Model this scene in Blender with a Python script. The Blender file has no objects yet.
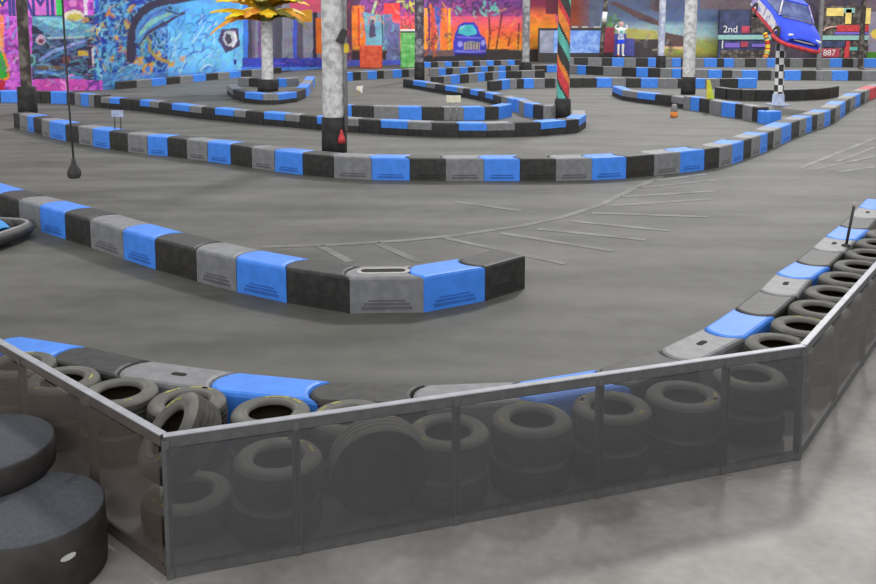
import bpy, bmesh, math, random
import numpy as np
from mathutils import Vector, Matrix
random.seed(7); RNG = np.random.default_rng(7)
C = bpy.context.scene.collection
SC = bpy.context.scene
SC.view_settings.view_transform = 'Standard'
SC.view_settings.look = 'None'

# ------------------------------------------------------------------ survey of the place
FPX, PITCH, CX, CY, EYE = 900.0, math.radians(7.3), 438.0, 137.0, 2.9
CP, SP = math.cos(PITCH), math.sin(PITCH)
def G(u, v, z=0.0):
    """floor (or height z) point seen along a sight line of the surveyed photograph"""
    x = (u - CX)/FPX; y = -(v - CY)/FPX
    dx, dy, dz = x, CP + y*SP, -SP + y*CP
    t = (z - EYE)/dz
    return Vector((dx*t, dy*t, z))
def ZAT(v, Y):
    """height of sight line row v at distance Y"""
    y = -(v - CY)/FPX
    return EYE + Y*(-SP + y*CP)/(CP + y*SP)
def XAT(u, Y, v=40):
    y = -(v - CY)/FPX
    return Y*((u - CX)/FPX)/(CP + y*SP)

def lin(c):
    return tuple(((x/255)/12.92 if x/255 <= .04045 else ((x/255 + .055)/1.055)**2.4) for x in c)

# ------------------------------------------------------------------ materials
def mat(name, col, rough=.6, var=.12, scale=8.0, metal=0.0, spec=.4, bump=0.0, col2=None, lo=.4, hi=.65, detail=4):
    m = bpy.data.materials.new(name); m.use_nodes = True
    nt = m.node_tree; b = nt.nodes['Principled BSDF']
    b.inputs['Roughness'].default_value = rough; b.inputs['Metallic'].default_value = metal
    b.inputs['Specular IOR Level'].default_value = spec
    tc = nt.nodes.new('ShaderNodeTexCoord'); n = nt.nodes.new('ShaderNodeTexNoise')
    n.inputs['Scale'].default_value = scale; n.inputs['Detail'].default_value = detail
    nt.links.new(tc.outputs['Object'], n.inputs['Vector'])
    r = nt.nodes.new('ShaderNodeValToRGB')
    a = col; c2 = col2 if col2 else tuple(min(1, x*(1+var)) for x in col)
    a = tuple(x*(1-var) for x in col) if not col2 else col
    r.color_ramp.elements[0].position = lo; r.color_ramp.elements[1].position = hi
    r.color_ramp.elements[0].color = (*a, 1); r.color_ramp.elements[1].color = (*c2, 1)
    nt.links.new(n.outputs['Fac'], r.inputs['Fac']); nt.links.new(r.outputs['Color'], b.inputs['Base Color'])
    if bump:
        bp = nt.nodes.new('ShaderNodeBump'); bp.inputs['Strength'].default_value = bump; bp.inputs['Distance'].default_value = .01
        nt.links.new(n.outputs['Fac'], bp.inputs['Height']); nt.links.new(bp.outputs['Normal'], b.inputs['Normal'])
    return m

M = {}
M['blue'] = mat('blue_plastic', (.058, .250, .84), .45, .08, 6)
M['grey'] = mat('grey_plastic', (.205, .207, .215), .5, .12, 9)
M['black'] = mat('black_plastic', (.034, .032, .030), .5, .25, 12)
M['groove'] = mat('near_black_trim', (.03, .03, .035), .8, .1)  # plain near-black, worn by the plinth cap
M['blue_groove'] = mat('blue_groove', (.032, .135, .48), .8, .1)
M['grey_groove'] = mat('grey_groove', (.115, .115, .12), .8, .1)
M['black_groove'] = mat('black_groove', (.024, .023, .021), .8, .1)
M['slot_lip'] = mat('slot_lip', (.42, .40, .38), .5, .1)
M['slot_dark'] = mat('slot_dark', (.02, .017, .014), .9, .1)
M['rubber'] = mat('tyre_rubber', (.060, .057, .052), .8, .2, 14, spec=.25)
M['rubber_shaded'] = mat('shaded_rubber', (.030, .029, .027), .85, .15, 8, spec=.1)  # darker copy of the tyre rubber, for a face in shade
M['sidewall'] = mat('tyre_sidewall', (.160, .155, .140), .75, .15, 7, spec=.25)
M['liner'] = mat('tyre_liner', (.030, .022, .010), .9, .2)
M['chalk'] = mat('yellow_chalk', (.36, .34, .10), .9, .3, 30)
M['metal'] = mat('fence_metal', (.10, .10, .103), .5, .1, 20, metal=.2)
M['metal_left'] = mat('fence_metal_warm', (.10, .085, .075), .5, .15, 6, metal=.2)
M['cap'] = mat('rail_cap', (.36, .37, .40), .4, .1, 10, metal=.1)
M['drum_side'] = mat('drum_side', (.032, .028, .026), .6, .25, 6)
M['felt'] = mat('dark_felt', (.072, .077, .090), .95, .10, 40)
M['sticker'] = mat('white_sticker', (.55, .55, .52), .5, .1)
M['rust'] = mat('brown_label', (.13, .065, .03), .8, .3, 8)
M['white_paint'] = mat('pillar_white', (.42, .41, .40), .7, .1, 6, col2=(.72, .72, .70), lo=.35, hi=.6)
M['grey_paint'] = mat('pillar_grey', (.22, .22, .23), .7, .1, 4, col2=(.50, .49, .50), lo=.42, hi=.6)
M['pale_blue_paint'] = mat('pillar_pale_blue', (.40, .45, .62), .7, .1, 4, col2=(.75, .78, .85))
M['dark_graffiti'] = mat('pillar_graffiti', (.05, .04, .035), .7, .1, 3, col2=(.19, .16, .14), lo=.45, hi=.62)
M['mixed_graffiti'] = mat('pillar_multicolour', (.09, .07, .10), .7, .1, 3.5, col2=(.36, .36, .36), lo=.45, hi=.65)
M['pad'] = mat('black_pad', (.028, .027, .027), .7, .3, 5)
M['pipe'] = mat('grey_pipe', (.25, .24, .24), .6, .2, 5)
M['teal'] = mat('teal_paint', (.12, .48, .40), .6, .15, 5)
M['red'] = mat('red_paint', (.62, .05, .06), .6, .2, 5)
M['orange'] = mat('orange_paint', (.80, .24, .04), .6, .15, 5)
M['yellow'] = mat('yellow_paint', (.85, .62, .04), .6, .15, 3)
M['ygreen'] = mat('yellow_green', (.55, .62, .05), .6, .15, 5)
M['frond_yellow'] = mat('frond_yellow', (.75, .42, .01), .6, .3, 3, col2=(.95, .75, .03))
M['frond_orange'] = mat('frond_orange', (.70, .24, .03), .6, .3, 3, col2=(.90, .50, .05))
M['frond_olive'] = mat('frond_olive', (.22, .20, .03), .7, .3, 3)
M['white'] = mat('white_plain', (.80, .80, .78), .5, .05)
M['pinkish'] = mat('dull_pink', (.70, .42, .36), .5, .1)
M['charcoal'] = mat('charcoal', (.045, .042, .042), .6, .2, 8)
M['green'] = mat('green_cabinet', (.10, .48, .10), .6, .3, 2.5, col2=(.30, .70, .25))
M['redbox'] = mat('red_box', (.70, .07, .03), .6, .2, 3, col2=(.80, .14, .05))
M['screen'] = mat('pale_blue_print', (.14, .28, .75), .5, .1, 3.2, col2=(.34, .52, .92))
M['screen2'] = mat('pale_grey_print', (.30, .32, .42), .5, .2, 2)
M['navy'] = mat('navy_panel', (.05, .06, .14), .6, .35, 1.5)
M['lit_yellow'] = mat('yellow_panel', (.90, .68, .20), .6, .15, 2)
M['purple'] = mat('purple_panel', (.22, .14, .60), .6, .1)
M['crimson'] = mat('crimson_panel', (.48, .06, .10), .6, .25, 2)
M['tealbeam'] = mat('teal_beam', (.30, .55, .50), .6, .1)
M['carblue'] = mat('car_blue', (.03, .08, .80), .35, .1, 3)
M['carwhite'] = mat('car_livery', (.75, .72, .72), .4, .1, 3, col2=(.35, .28, .62), lo=.5, hi=.56)
M['glass'] = mat('car_glass', (.05, .07, .22), .25, .2, 2, col2=(.16, .20, .42))
M['skin'] = mat('skin', (.62, .38, .30), .6, .05)
M['kart_blue'] = mat('kart_blue', (.03, .33, .80), .35, .05)

def vcol_mat(name, rough=.65, spec=.2):
    m = bpy.data.materials.new(name); m.use_nodes = True
    nt = m.node_tree; b = nt.nodes['Principled BSDF']; b.inputs['Roughness'].default_value = rough
    b.inputs['Specular IOR Level'].default_value = spec
    a = nt.nodes.new('ShaderNodeVertexColor'); a.layer_name = 'paint'
    nt.links.new(a.outputs['Color'], b.inputs['Base Color'])
    return m
M['mural'] = vcol_mat('mural_paint')

def floor_mat(name, cols, scale, rough, streak=None, coat=0.0):
    m = bpy.data.materials.new(name); m.use_nodes = True
    nt = m.node_tree; b = nt.nodes['Principled BSDF']; L = nt.links.new
    tc = nt.nodes.new('ShaderNodeTexCoord')
    n1 = nt.nodes.new('ShaderNodeTexNoise'); n1.inputs['Scale'].default_value = scale; n1.inputs['Detail'].default_value = 6
    n2 = nt.nodes.new('ShaderNodeTexNoise'); n2.inputs['Scale'].default_value = scale*9; n2.inputs['Detail'].default_value = 3
    mp = nt.nodes.new('ShaderNodeMapping')
    L(tc.outputs['Object'], mp.inputs['Vector'])
    if streak:
        mp.inputs['Scale'].default_value = streak; mp.inputs['Rotation'].default_value = (0, 0, .3)
    L(mp.outputs['Vector'], n1.inputs['Vector']); L(tc.outputs['Object'], n2.inputs['Vector'])
    ad = nt.nodes.new('ShaderNodeMath'); ad.operation = 'MULTIPLY_ADD'; ad.inputs[1].default_value = .3
    L(n2.outputs['Fac'], ad.inputs[0]); L(n1.outputs['Fac'], ad.inputs[2])
    r = nt.nodes.new('ShaderNodeValToRGB'); r.color_ramp.elements[0].position = .45; r.color_ramp.elements[1].position = .85
    r.color_ramp.elements[0].color = (*cols[0], 1); r.color_ramp.elements[1].color = (*cols[1], 1)
    L(ad.outputs[0], r.inputs['Fac']); L(r.outputs['Color'], b.inputs['Base Color'])
    b.inputs['Roughness'].default_value = rough; b.inputs['Specular IOR Level'].default_value = .30 - coat*.5
    return m
M['track'] = floor_mat('track_asphalt', ((.066, .065, .056), (.136, .133, .118)), .35, .62, (1, 3.6, 1))
M['concrete'] = floor_mat('polished_concrete', ((.19, .177, .166), (.345, .328, .312)), 1.5, .42, None, .2)
M['line'] = floor_mat('worn_line_paint', ((.105, .103, .094), (.215, .212, .20)), 2.2, .62)

def panel_mat(name, col, clear):
    m = bpy.data.materials.new(name); m.use_nodes = True
    nt = m.node_tree; nt.nodes.remove(nt.nodes['Principled BSDF'])
    out = nt.nodes['Material Output']; mx = nt.nodes.new('ShaderNodeMixShader'); mx.inputs[0].default_value = 1 - clear
    t = nt.nodes.new('ShaderNodeBsdfTransparent'); d = nt.nodes.new('ShaderNodeBsdfPrincipled')
    d.inputs['Roughness'].default_value = .45; d.inputs['Specular IOR Level'].default_value = .3
    tc = nt.nodes.new('ShaderNodeTexCoord'); n = nt.nodes.new('ShaderNodeTexNoise'); n.inputs['Scale'].default_value = 2.0
    r = nt.nodes.new('ShaderNodeValToRGB')
    r.color_ramp.elements[0].color = (*[x*.85 for x in col], 1); r.color_ramp.elements[1].color = (*[x*1.15 for x in col], 1)
    nt.links.new(tc.outputs['Object'], n.inputs['Vector']); nt.links.new(n.outputs['Fac'], r.inputs['Fac'])
    nt.links.new(r.outputs['Color'], d.inputs['Base Color'])
    nt.links.new(t.outputs[0], mx.inputs[1]); nt.links.new(d.outputs[0], mx.inputs[2]); nt.links.new(mx.outputs[0], out.inputs[0])
    return m
M['panel'] = panel_mat('smoked_panel', (.100, .100, .102), .55)
M['panel_left'] = panel_mat('smoked_panel_warm', (.105, .084, .073), .56)
M['panel_right'] = panel_mat('smoked_panel_pale', (.15, .145, .14), .55)

# ------------------------------------------------------------------ helpers
def tag(o, label=None, cat=None, group=None, kind=None):
    if label: o['label'] = label
    if cat: o['category'] = cat
    if group: o['group'] = group
    if kind: o['kind'] = kind
    return o
def thing(name, label, cat, loc=(0, 0, 0), rz=0.0, group=None):
    o = bpy.data.objects.new(name, None); C.objects.link(o); o.location = loc; o.rotation_euler = (0, 0, rz)
    o.empty_display_size = .2
    return tag(o, label, cat, group)

class MB:
    def __init__(s): s.v = []; s.f = []; s.m = []; s.sm = []
    def add(s, vs, fs, mi=0, smooth=False):
        o = len(s.v); s.v += [tuple(x) for x in vs]
        for f in fs: s.f.append([o + i for i in f]); s.m.append(mi); s.sm.append(smooth)
        return s
    def box(s, c, d, mi=0, rot=None, bev=0.0):
        bm = bmesh.new(); bmesh.ops.create_cube(bm, size=1)
        bmesh.ops.scale(bm, vec=d, verts=bm.verts)
        if bev: bmesh.ops.bevel(bm, geom=bm.edges[:], offset=bev, segments=2, affect='EDGES', profile=.5)
        if rot is not None: bmesh.ops.transform(bm, matrix=rot.to_4x4(), verts=bm.verts)
        bmesh.ops.translate(bm, vec=c, verts=bm.verts)
        bm.verts.index_update()
        s.add([v.co[:] for v in bm.verts], [[v.index for v in f.verts] for f in bm.faces], mi); bm.free(); return s
    def tube(s, pts, r, n=10, mi=0, caps=True):
        pts = [Vector(p) for p in pts]; rs = r if isinstance(r, (list, tuple)) else [r]*len(pts)
        vs = []; fs = []
        up = Vector((0, 0, 1))
        for i, p in enumerate(pts):
            t = (pts[min(i+1, len(pts)-1)] - pts[max(i-1, 0)]).normalized()
            a = t.cross(up if abs(t.z) < .95 else Vector((1, 0, 0))).normalized(); b = t.cross(a)
            for k in range(n):
                th = 2*math.pi*k/n; vs.append(p + (a*math.cos(th) + b*math.sin(th))*rs[i])
        for i in range(len(pts)-1):
            for k in range(n):
                fs.append([i*n+k, i*n+(k+1) % n, (i+1)*n+(k+1) % n, (i+1)*n+k])
        if caps: fs += [list(range(n))[::-1], [(len(pts)-1)*n+k for k in range(n)]]
        return s.add(vs, fs, mi, True)
    def lathe(s, prof, n=32, mi=0, c=(0, 0, 0), closed=False, mis=None):
        """prof: (r, z) list around +z"""
        vs = []; base = len(s.v); k = len(prof)
        for r, z in prof:
            for j in range(n):
                th = 2*math.pi*j/n; vs.append((c[0]+r*math.cos(th), c[1]+r*math.sin(th), c[2]+z))
        s.v += vs
        rng = range(k) if closed else range(k-1)
        for i in rng:
            i2 = (i+1) % k
            for j in range(n):
                j2 = (j+1) % n
                s.f.append([base+i*n+j, base+i*n+j2, base+i2*n+j2, base+i2*n+j]); s.m.append(mis[i] if mis else mi); s.sm.append(True)
        return s
    def prism(s, poly, z0, z1, bev=0.0, mi=0, bot=True):
        """poly: list of (x, y); top edge rounded by bev"""
        a = sum(poly[i][0]*poly[(i+1) % len(poly)][1] - poly[(i+1) % len(poly)][0]*poly[i][1] for i in range(len(poly)))
        if a < 0: poly = poly[::-1]
        n = len(poly); P = [Vector((x, y)) for x, y in poly]
        def inset(d):
            out = []
            for i in range(n):
                e0 = (P[i]-P[i-1]).normalized(); e1 = (P[(i+1) % n]-P[i]).normalized()
                n0 = Vector((-e0.y, e0.x)); n1 = Vector((-e1.y, e1.x)); m = (n0+n1)
                m = m/max(m.length_squared, .3)*2
                out.append(P[i] + m*d)
            return out
        rings = [(P, z0)]
        if bev:
            rings += [(P, z1-bev), (inset(bev*.35), z1-bev*.3), (inset(bev), z1)]
        else: rings += [(P, z1)]
        vs = []; fs = []
        for R, z in rings: vs += [(q.x, q.y, z) for q in R]
        for r in range(len(rings)-1):
            for i in range(n): fs.append([r*n+i, r*n+(i+1) % n, (r+1)*n+(i+1) % n, (r+1)*n+i])
        fs.append([(len(rings)-1)*n+i for i in range(n)])
        if bot: fs.append(list(range(n))[::-1])
        return s.add(vs, fs, mi)
    def build(s, name, mats, parent=None, loc=None, hull=True):
        me = bpy.data.meshes.new(name); me.from_pydata(s.v, [], s.f)
        for m in (mats if isinstance(mats, (list, tuple)) else [mats]): me.materials.append(M[m] if isinstance(m, str) else m)
        me.polygons.foreach_set('material_index', s.m); me.polygons.foreach_set('use_smooth', s.sm)
        me.update()
        o = bpy.data.objects.new(name, me); C.objects.link(o)
        if parent is not None: o.parent = parent
        if loc is not None: o.location = loc
        return o
def copy_tree(o, parent=None):
    c = o.copy(); C.objects.link(c); c.parent = parent
    for ch in list(o.children): copy_tree(ch, c)
    return c
def text_mesh(name, body, size, material, parent, loc, rot, align='CENTER', ext=.004):
    cu = bpy.data.curves.new(name, 'FONT'); cu.body = body; cu.size = size; cu.align_x = align; cu.align_y = 'CENTER'; cu.extrude = ext
    t = bpy.data.objects.new(name + '_src', cu); C.objects.link(t)
    bpy.context.view_layer.update()
    me = bpy.data.meshes.new_from_object(t.evaluated_get(bpy.context.evaluated_depsgraph_get()))
    bpy.data.objects.remove(t); bpy.data.curves.remove(cu)
    me.name = name; me.materials.clear(); me.materials.append(M[material])
    o = bpy.data.objects.new(name, me); C.objects.link(o); o.parent = parent; o.location = loc; o.rotation_euler = rot
    return o
ORD = ('first second third fourth fifth sixth seventh eighth ninth tenth eleventh twelfth thirteenth fourteenth fifteenth sixteenth '
       'seventeenth eighteenth nineteenth twentieth').split()

# ------------------------------------------------------------------ the setting: floors
FH = .785
FL, FR = Vector((-1.405, 4.40, 0)), Vector((2.395, 5.69, 0))
_q = G(0, 342, FH); _q.z = 0; FL0 = FL + (_q-FL).normalized()*3.54
_q = G(876, 265, FH); _q.z = 0; FR1 = FR + (_q-FR).normalized()*5.35
Nfront = [(-6.2, 7.2), (-3.34, 6.97), (-2.72, 6.74), (-2.12, 6.44), (-1.43, 6.22), (-.74, 6.06), (-.07, 6.00), (.57, 6.06), (1.17, 6.29), (1.72, 6.70), (2.20, 7.18),
          (2.62, 7.70), (3.03, 8.25), (3.40, 8.82), (3.78, 9.28), (4.18, 9.84), (4.57, 10.40), (4.98, 10.95), (5.36, 11.52), (5.74, 12.08), (6.12, 12.65), (9, 16.4), (14, 23)]
def flat(name, pts, m, z=0.0, thick=.15, parent=None):
    b = MB(); n = len(pts)
    vs = [(p[0], p[1], z) for p in pts]
    b.add(vs, [list(range(n))])
    o = b.build(name, m, parent)
    bm = bmesh.new(); bm.from_mesh(o.data); bmesh.ops.triangulate(bm, faces=bm.faces[:])
    for f in bm.faces:
        if f.normal.z < 0: f.normal_flip()
    bm.to_mesh(o.data); bm.free()
    return o
fl = flat('floor', [(-14, -2), (20, -2), (20, 30)] + Nfront[::-1] + [(-14, 7.4)], 'concrete'); tag(fl, kind='structure')
tr = flat('floor_track', Nfront + [(20, 30), (60, 60), (60, 75), (-30, 75), (-45, 40), (-14, 7.4)], 'track'); tag(tr, kind='structure')

def ribbon(name, pxs, w, m, parent, z=.004, dash=None):
    P = [G(*q) for q in pxs]; b = MB(); vs = []; fs = []
    for i, p in enumerate(P):
        t = (P[min(i+1, len(P)-1)]-P[max(i-1, 0)]).normalized(); n = Vector((-t.y, t.x, 0))
        vs += [p + n*w/2 + Vector((0, 0, z)), p - n*w/2 + Vector((0, 0, z))]
    for i in range(len(P)-1): fs.append([2*i+1, 2*i+3, 2*i+2, 2*i])
    b.add(vs, fs); return b.build(name, m, parent)
# worn white road marking on the track: a curved guide line with hatch strokes
ribbon('painted_line', [(262, 247), (330, 245), (400, 241), (460, 235), (520, 226), (560, 218), (600, 205), (640, 186), (662, 176)], .13, 'line', tr)
for a, b_ in [((640, 188), (716, 180)), ((622, 197), (716, 191)), ((610, 206), (713, 199)), ((592, 213), (708, 217)), ((570, 221), (671, 231)), ((538, 229), (646, 240)),
              ((500, 233), (613, 251)), ((445, 238), (566, 264)), ((376, 243), (420, 262)), ((320, 246), (350, 262)), ((656, 181), (706, 174)), ((455, 202), (522, 211)),
              ((876, 138), (800, 168)), ((876, 147), (836, 162)), ((876, 156), (812, 170)), ((876, 167), (838, 172))]:
    ribbon('painted_line', [a, ((a[0]+b_[0])/2, (a[1]+b_[1])/2), b_], .12, 'line', tr)

# ------------------------------------------------------------------ the setting: painted walls
def val_noise(U, V, sx, sy, seed):
    r = np.random.default_rng(seed); g = r.random((64, 64))
    x = U/sx; y = V/sy; xi = np.floor(x).astype(int); yi = np.floor(y).astype(int)
    fx = x - xi; fy = y - yi; fx = fx*fx*(3-2*fx); fy = fy*fy*(3-2*fy)
    q = lambda i, j: g[(xi+i) % 64, (yi+j) % 64]
    return (q(0, 0)*(1-fx)+q(1, 0)*fx)*(1-fy) + (q(0, 1)*(1-fx)+q(1, 1)*fx)*fy
class Canvas:
    """paint carried by a wall: every grid point of the wall keeps its own colour"""
    def __init__(s, A, B, ht, ds, dz):
        s.A, s.B, s.ht = Vector(A), Vector(B), ht
        L = (s.B-s.A).length; s.ns = int(L/ds)+1; s.nz = int(ht/dz)+1
        t = np.linspace(0, 1, s.ns); z = np.linspace(0, ht, s.nz)
        T, Z = np.meshgrid(t, z)
        s.X = s.A.x + (s.B.x-s.A.x)*T; s.Y = s.A.y + (s.B.y-s.A.y)*T; s.Z = Z
        yc = s.Y*CP - (Z-EYE)*SP; zc = s.Y*SP + (Z-EYE)*CP
        s.U = CX + FPX*s.X/yc; s.V = CY - FPX*zc/yc       # mural grid in survey units
        s.c = np.zeros(s.U.shape + (3,)); s.c[:] = lin((90, 90, 100))
    def fill(s, mask, col, a=1.0):
        col = np.array(lin(col)); a = (mask*a)[..., None] if not np.isscalar(a) or mask.dtype != bool else (mask.astype(float)*a)[..., None]
        s.c = s.c*(1-a) + col*a
    def rect(s, u0, u1, v0, v1, col, a=1.0): s.fill((s.U >= u0) & (s.U <= u1) & (s.V >= v0) & (s.V <= v1), col, a)
    def poly(s, pts, col, a=1.0):
        m = np.zeros(s.U.shape, bool); n = len(pts)
        for i in range(n):
            x0, y0 = pts[i]; x1, y1 = pts[(i+1) % n]
            if y0 == y1: continue
            c = ((s.V >= min(y0, y1)) & (s.V < max(y0, y1)) & (s.U < (x1-x0)*(s.V-y0)/(y1-y0)+x0)); m ^= c
        s.fill(m, col, a)
    def ell(s, u, v, ru, rv, col, a=1.0): s.fill(((s.U-u)/ru)**2+((s.V-v)/rv)**2 <= 1, col, a)
    def line(s, pts, w, col, a=1.0):
        d = np.full(s.U.shape, 1e9)
        for (x0, y0), (x1, y1) in zip(pts[:-1], pts[1:]):
            dx, dy = x1-x0, y1-y0; L2 = dx*dx+dy*dy+1e-9
            t = np.clip(((s.U-x0)*dx+(s.V-y0)*dy)/L2, 0, 1)
            d = np.minimum(d, np.hypot(s.U-x0-t*dx, s.V-y0-t*dy))
        s.fill(np.clip(w/2+.5-d, 0, 1), col, a)
    def grad(s, u0, u1, stops):
        m = (s.U >= u0) & (s.U <= u1)
        vs = [q[0] for q in stops]; cs = np.array([lin(q[1]) for q in stops])
        g = np.stack([np.interp(s.V, vs, cs[:, k]) for k in range(3)], -1)
        s.c = np.where(m[..., None], g, s.c)
    def noise(s, u0, u1, v0, v1, sx, sy, cols, seed, a=1.0):
        n = (val_noise(s.U, s.V, sx, sy, seed)*.65 + val_noise(s.U, s.V, sx*.45, sy*.45, seed+1)*.35)
        n = np.clip((n-.2)/.6, 0, .999); k = (n*len(cols)).astype(int)
        g = np.array([lin(c) for c in cols])[k]; m = ((s.U >= u0) & (s.U <= u1) & (s.V >= v0) & (s.V <= v1))[..., None]*a
        s.c = s.c*(1-m) + g*m
    def scribble(s, u0, u1, v0, v1, n, ln, w, cols, seed, ang=None, a=.85):
        r = random.Random(seed)
        for _ in range(n):
            x = r.uniform(u0, u1); y = r.uniform(v0, v1); th = r.uniform(0, 6.28) if ang is None else ang + r.uniform(-.5, .5)
            L = r.uniform(.4, 1)*ln; k = r.uniform(-.25, .25); pts = []
            for _i in range(5):
                pts.append((x, y)); x += math.cos(th)*L/4; y += math.sin(th)*L/4; th += k*2
            s.line(pts, w*r.uniform(.6, 1.3), r.choice(cols), a)
    def build(s, name):
        vs = np.stack([s.X, s.Y, s.Z], -1).reshape(-1, 3)
        i = np.arange((s.nz-1)*(s.ns-1)); r, c = i//(s.ns-1), i % (s.ns-1)
        a = r*s.ns + c; F = np.stack([a, a+1, a+1+s.ns, a+s.ns], -1)
        for k in range(3):
            g = (val_noise(s.U, s.V, 2.6, 2.2, 90+k)-.5)*.35 + (val_noise(s.U, s.V, 9, 7, 80)-.5)*.30
            s.c[..., k] *= 1 + g
        s.c = s.c*.97 + .012
        me = bpy.data.meshes.new(name); me.from_pydata(vs.tolist(), [], F.tolist())
        at = me.color_attributes.new('paint', 'FLOAT_COLOR', 'POINT')
        rgba = np.ones((s.ns*s.nz, 4), np.float32); rgba[:, :3] = (s.c*GAIN).clip(0, 1).reshape(-1, 3); at.data.foreach_set('color', rgba.ravel())
        me.materials.append(M['mural']); o = bpy.data.objects.new(name, me); C.objects.link(o); tag(o, kind='structure'); return o
GAIN = .93
W1, W3, W4 = (-14.34, 38.47, 0), (-6.14, 59.5, 0), (9.08, 67.6, 0)
W0, W6 = (-27.0, 35.0, 0), (40, 68.4, 0)
# left wall: pink lettered band, vehicle graffiti in teal and slate
c = Canvas(W0, W1, 5.4, .045, .045)
c.noise(-200, 110, -40, 100, 7, 6, [(190, 80, 190), (215, 105, 220), (200, 90, 205), (150, 60, 165)], 3)
c.scribble(-60, 24, 12, 85, 60, 16, 1.6, [(120, 60, 150), (240, 150, 230), (110, 170, 220), (90, 40, 110), (235, 190, 235)], 5)
c.rect(-60, 4, 15, 48, (250, 130, 90)); c.rect(-60, 1.5, 30, 60, (245, 170, 70)); c.poly([(-9, -20), (6, -20), (5, 4), (2, 6), (-9, 9)], (252, 205, 20))
c.poly([(-30, 46), (3, 47), (6, 56), (9, 66), (10, 78), (4, 82), (-30, 80)], (235, 140, 50)); c.poly([(-30, 49), (1, 50), (4, 58), (7, 68), (8, 76), (3, 79), (-30, 77)], (50, 165, 55))
c.rect(-40, 5, 80, 95, (190, 30, 60))
c.rect(15, 63, -20, 17, (218, 112, 212)); c.rect(56, 63, -20, 15.5, (62, 195, 90)); c.rect(63, 84, -20, 14, (175, 70, 170)); c.rect(83.5, 87.5, -20, 17, (225, 215, 225))
c.scribble(64, 83, -2, 12, 10, 9, 1.2, [(215, 120, 205), (140, 50, 140)], 6); c.ell(73, 3, 4, 4, (225, 130, 205))
c.noise(32, 110, 15.5, 80, 9, 4, [(45, 42, 70), (62, 80, 110), (75, 105, 140), (50, 50, 85)], 8)
c.poly([(32, 16), (60, 16), (78, 20), (92, 24), (95, 36), (60, 38), (45, 33), (32, 24)], (92, 150, 180))
c.poly([(34, 17), (62, 18), (80, 26), (70, 30), (50, 26)], (130, 200, 215)); c.ell(74, 16, 10, 6, (215, 210, 190)); c.ell(75, 17.5, 8, 4, (190, 180, 80)); c.ell(85, 20, 4, 3, (190, 140, 70))
c.line([(48, 38), (72, 37.5), (84, 37)], 2, (170, 185, 190)); c.line([(40, 60), (52, 52), (66, 47), (84, 41)], 3.2, (130, 150, 215)); c.line([(44, 62), (64, 52), (84, 45)], 2, (70, 120, 165))
c.line([(38, 68), (50, 67), (62, 68)], 3, (110, 85, 60)); c.line([(36, 72), (50, 73), (66, 76), (82, 78)], 3, (90, 135, 205)); c.ell(66, 60, 4, 4, (120, 60, 45)); c.rect(78, 88, 51, 56, (190, 160, 60))
c.line([(70, 62), (80, 60), (84, 68), (80, 75), (72, 72)], 2, (70, 130, 150)); c.rect(92, 95, 47, 66, (200, 190, 200)); c.rect(88, 92, 40, 80, (60, 40, 65)); c.ell(41, 40, 5, 5, (190, 160, 190)); c.ell(41, 41, 2.5, 2.5, (120, 50, 70))
c.ell(31, 60, 5, 6, (110, 160, 165)); c.ell(31, 60, 3, 4, (60, 80, 85))
c.scribble(35, 92, 20, 78, 40, 14, 1.0, [(35, 35, 60), (110, 170, 200), (90, 80, 140), (140, 190, 210)], 9, ang=.1, a=.7)
c.rect(34, 86, 79, 96, (200, 75, 175)); c.scribble(36, 84, 79, 88, 12, 9, 1.4, [(240, 150, 215), (150, 50, 130)], 10)
c.noise(94, 110, -5, 80, 6, 6, [(40, 70, 160), (70, 130, 190), (110, 190, 220), (50, 60, 130)], 11); c.rect(95, 110, -20, 12, (60, 90, 210))
c.scribble(92, 104, 10, 84, 24, 12, 1.2, [(230, 190, 60), (130, 200, 230), (35, 55, 110), (215, 150, 60)], 12)
c.scribble(34, 94, 18, 80, 90, 8, .8, [(35, 35, 60), (110, 170, 200), (120, 95, 170), (150, 200, 215), (170, 130, 170), (60, 90, 130)], 109, ang=.0, a=.75)
c.scribble(-10, 30, 15, 84, 60, 8, .9, [(130, 60, 160), (245, 165, 235), (120, 185, 225), (85, 40, 110)], 110, a=.75)
wl = c.build('wall_left')
# receding left wall: blue creature mural, then dull hangings
c = Canvas(W1, W3, 5.4, .09, .05)
c.noise(60, 180, -30, 100, 8, 8, [(40, 60, 170), (60, 110, 200), (95, 170, 225), (45, 75, 150)], 21)
c.scribble(100, 180, 0, 84, 150, 18, 1.3, [(30, 50, 110), (120, 200, 240), (60, 140, 215), (25, 40, 90), (150, 215, 240)], 22)
c.grad(168, 250, [(-20, (90, 160, 235)), (20, (95, 185, 248)), (60, (125, 205, 250)), (80, (90, 170, 240))])
c.scribble(160, 215, 15, 76, 70, 16, 1.1, [(50, 110, 215), (190, 230, 250), (60, 90, 180), (45, 130, 225)], 23, ang=-1.0)
c.scribble(205, 244, 5, 70, 14, 20, 1.4, [(70, 150, 235), (160, 225, 252)], 24, ang=-.9, a=.6)
for u, v, r in [(110, 13, 3), (125, 50, 3.4), (116, 38, 2.2), (148, 69, 5.5), (160, 55, 3), (103, 26, 2), (133, 56, 3), (139, 62, 4), (127, 24, 3), (132, 10, 3), (112, 60, 2.4), (182, 58, 2), (171, 64, 3)]:
    r_ = random.Random(u*7+v)
    for _ in range(3):
        a_ = r_.uniform(0, 3.1); q_ = r*r_.uniform(.7, 1.3); du, dv = r_.uniform(-2, 2), r_.uniform(-2, 2)
        c.line([(u+du-math.cos(a_)*q_, v+dv-math.sin(a_)*q_), (u+du*.4, v+dv), (u+du+math.cos(a_+.5)*q_, v+dv+math.sin(a_+.5)*q_)], r*.75, r_.choice([(236, 186, 45), (226, 150, 45), (205, 190, 85), (200, 120, 60)]), .9)
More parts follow.
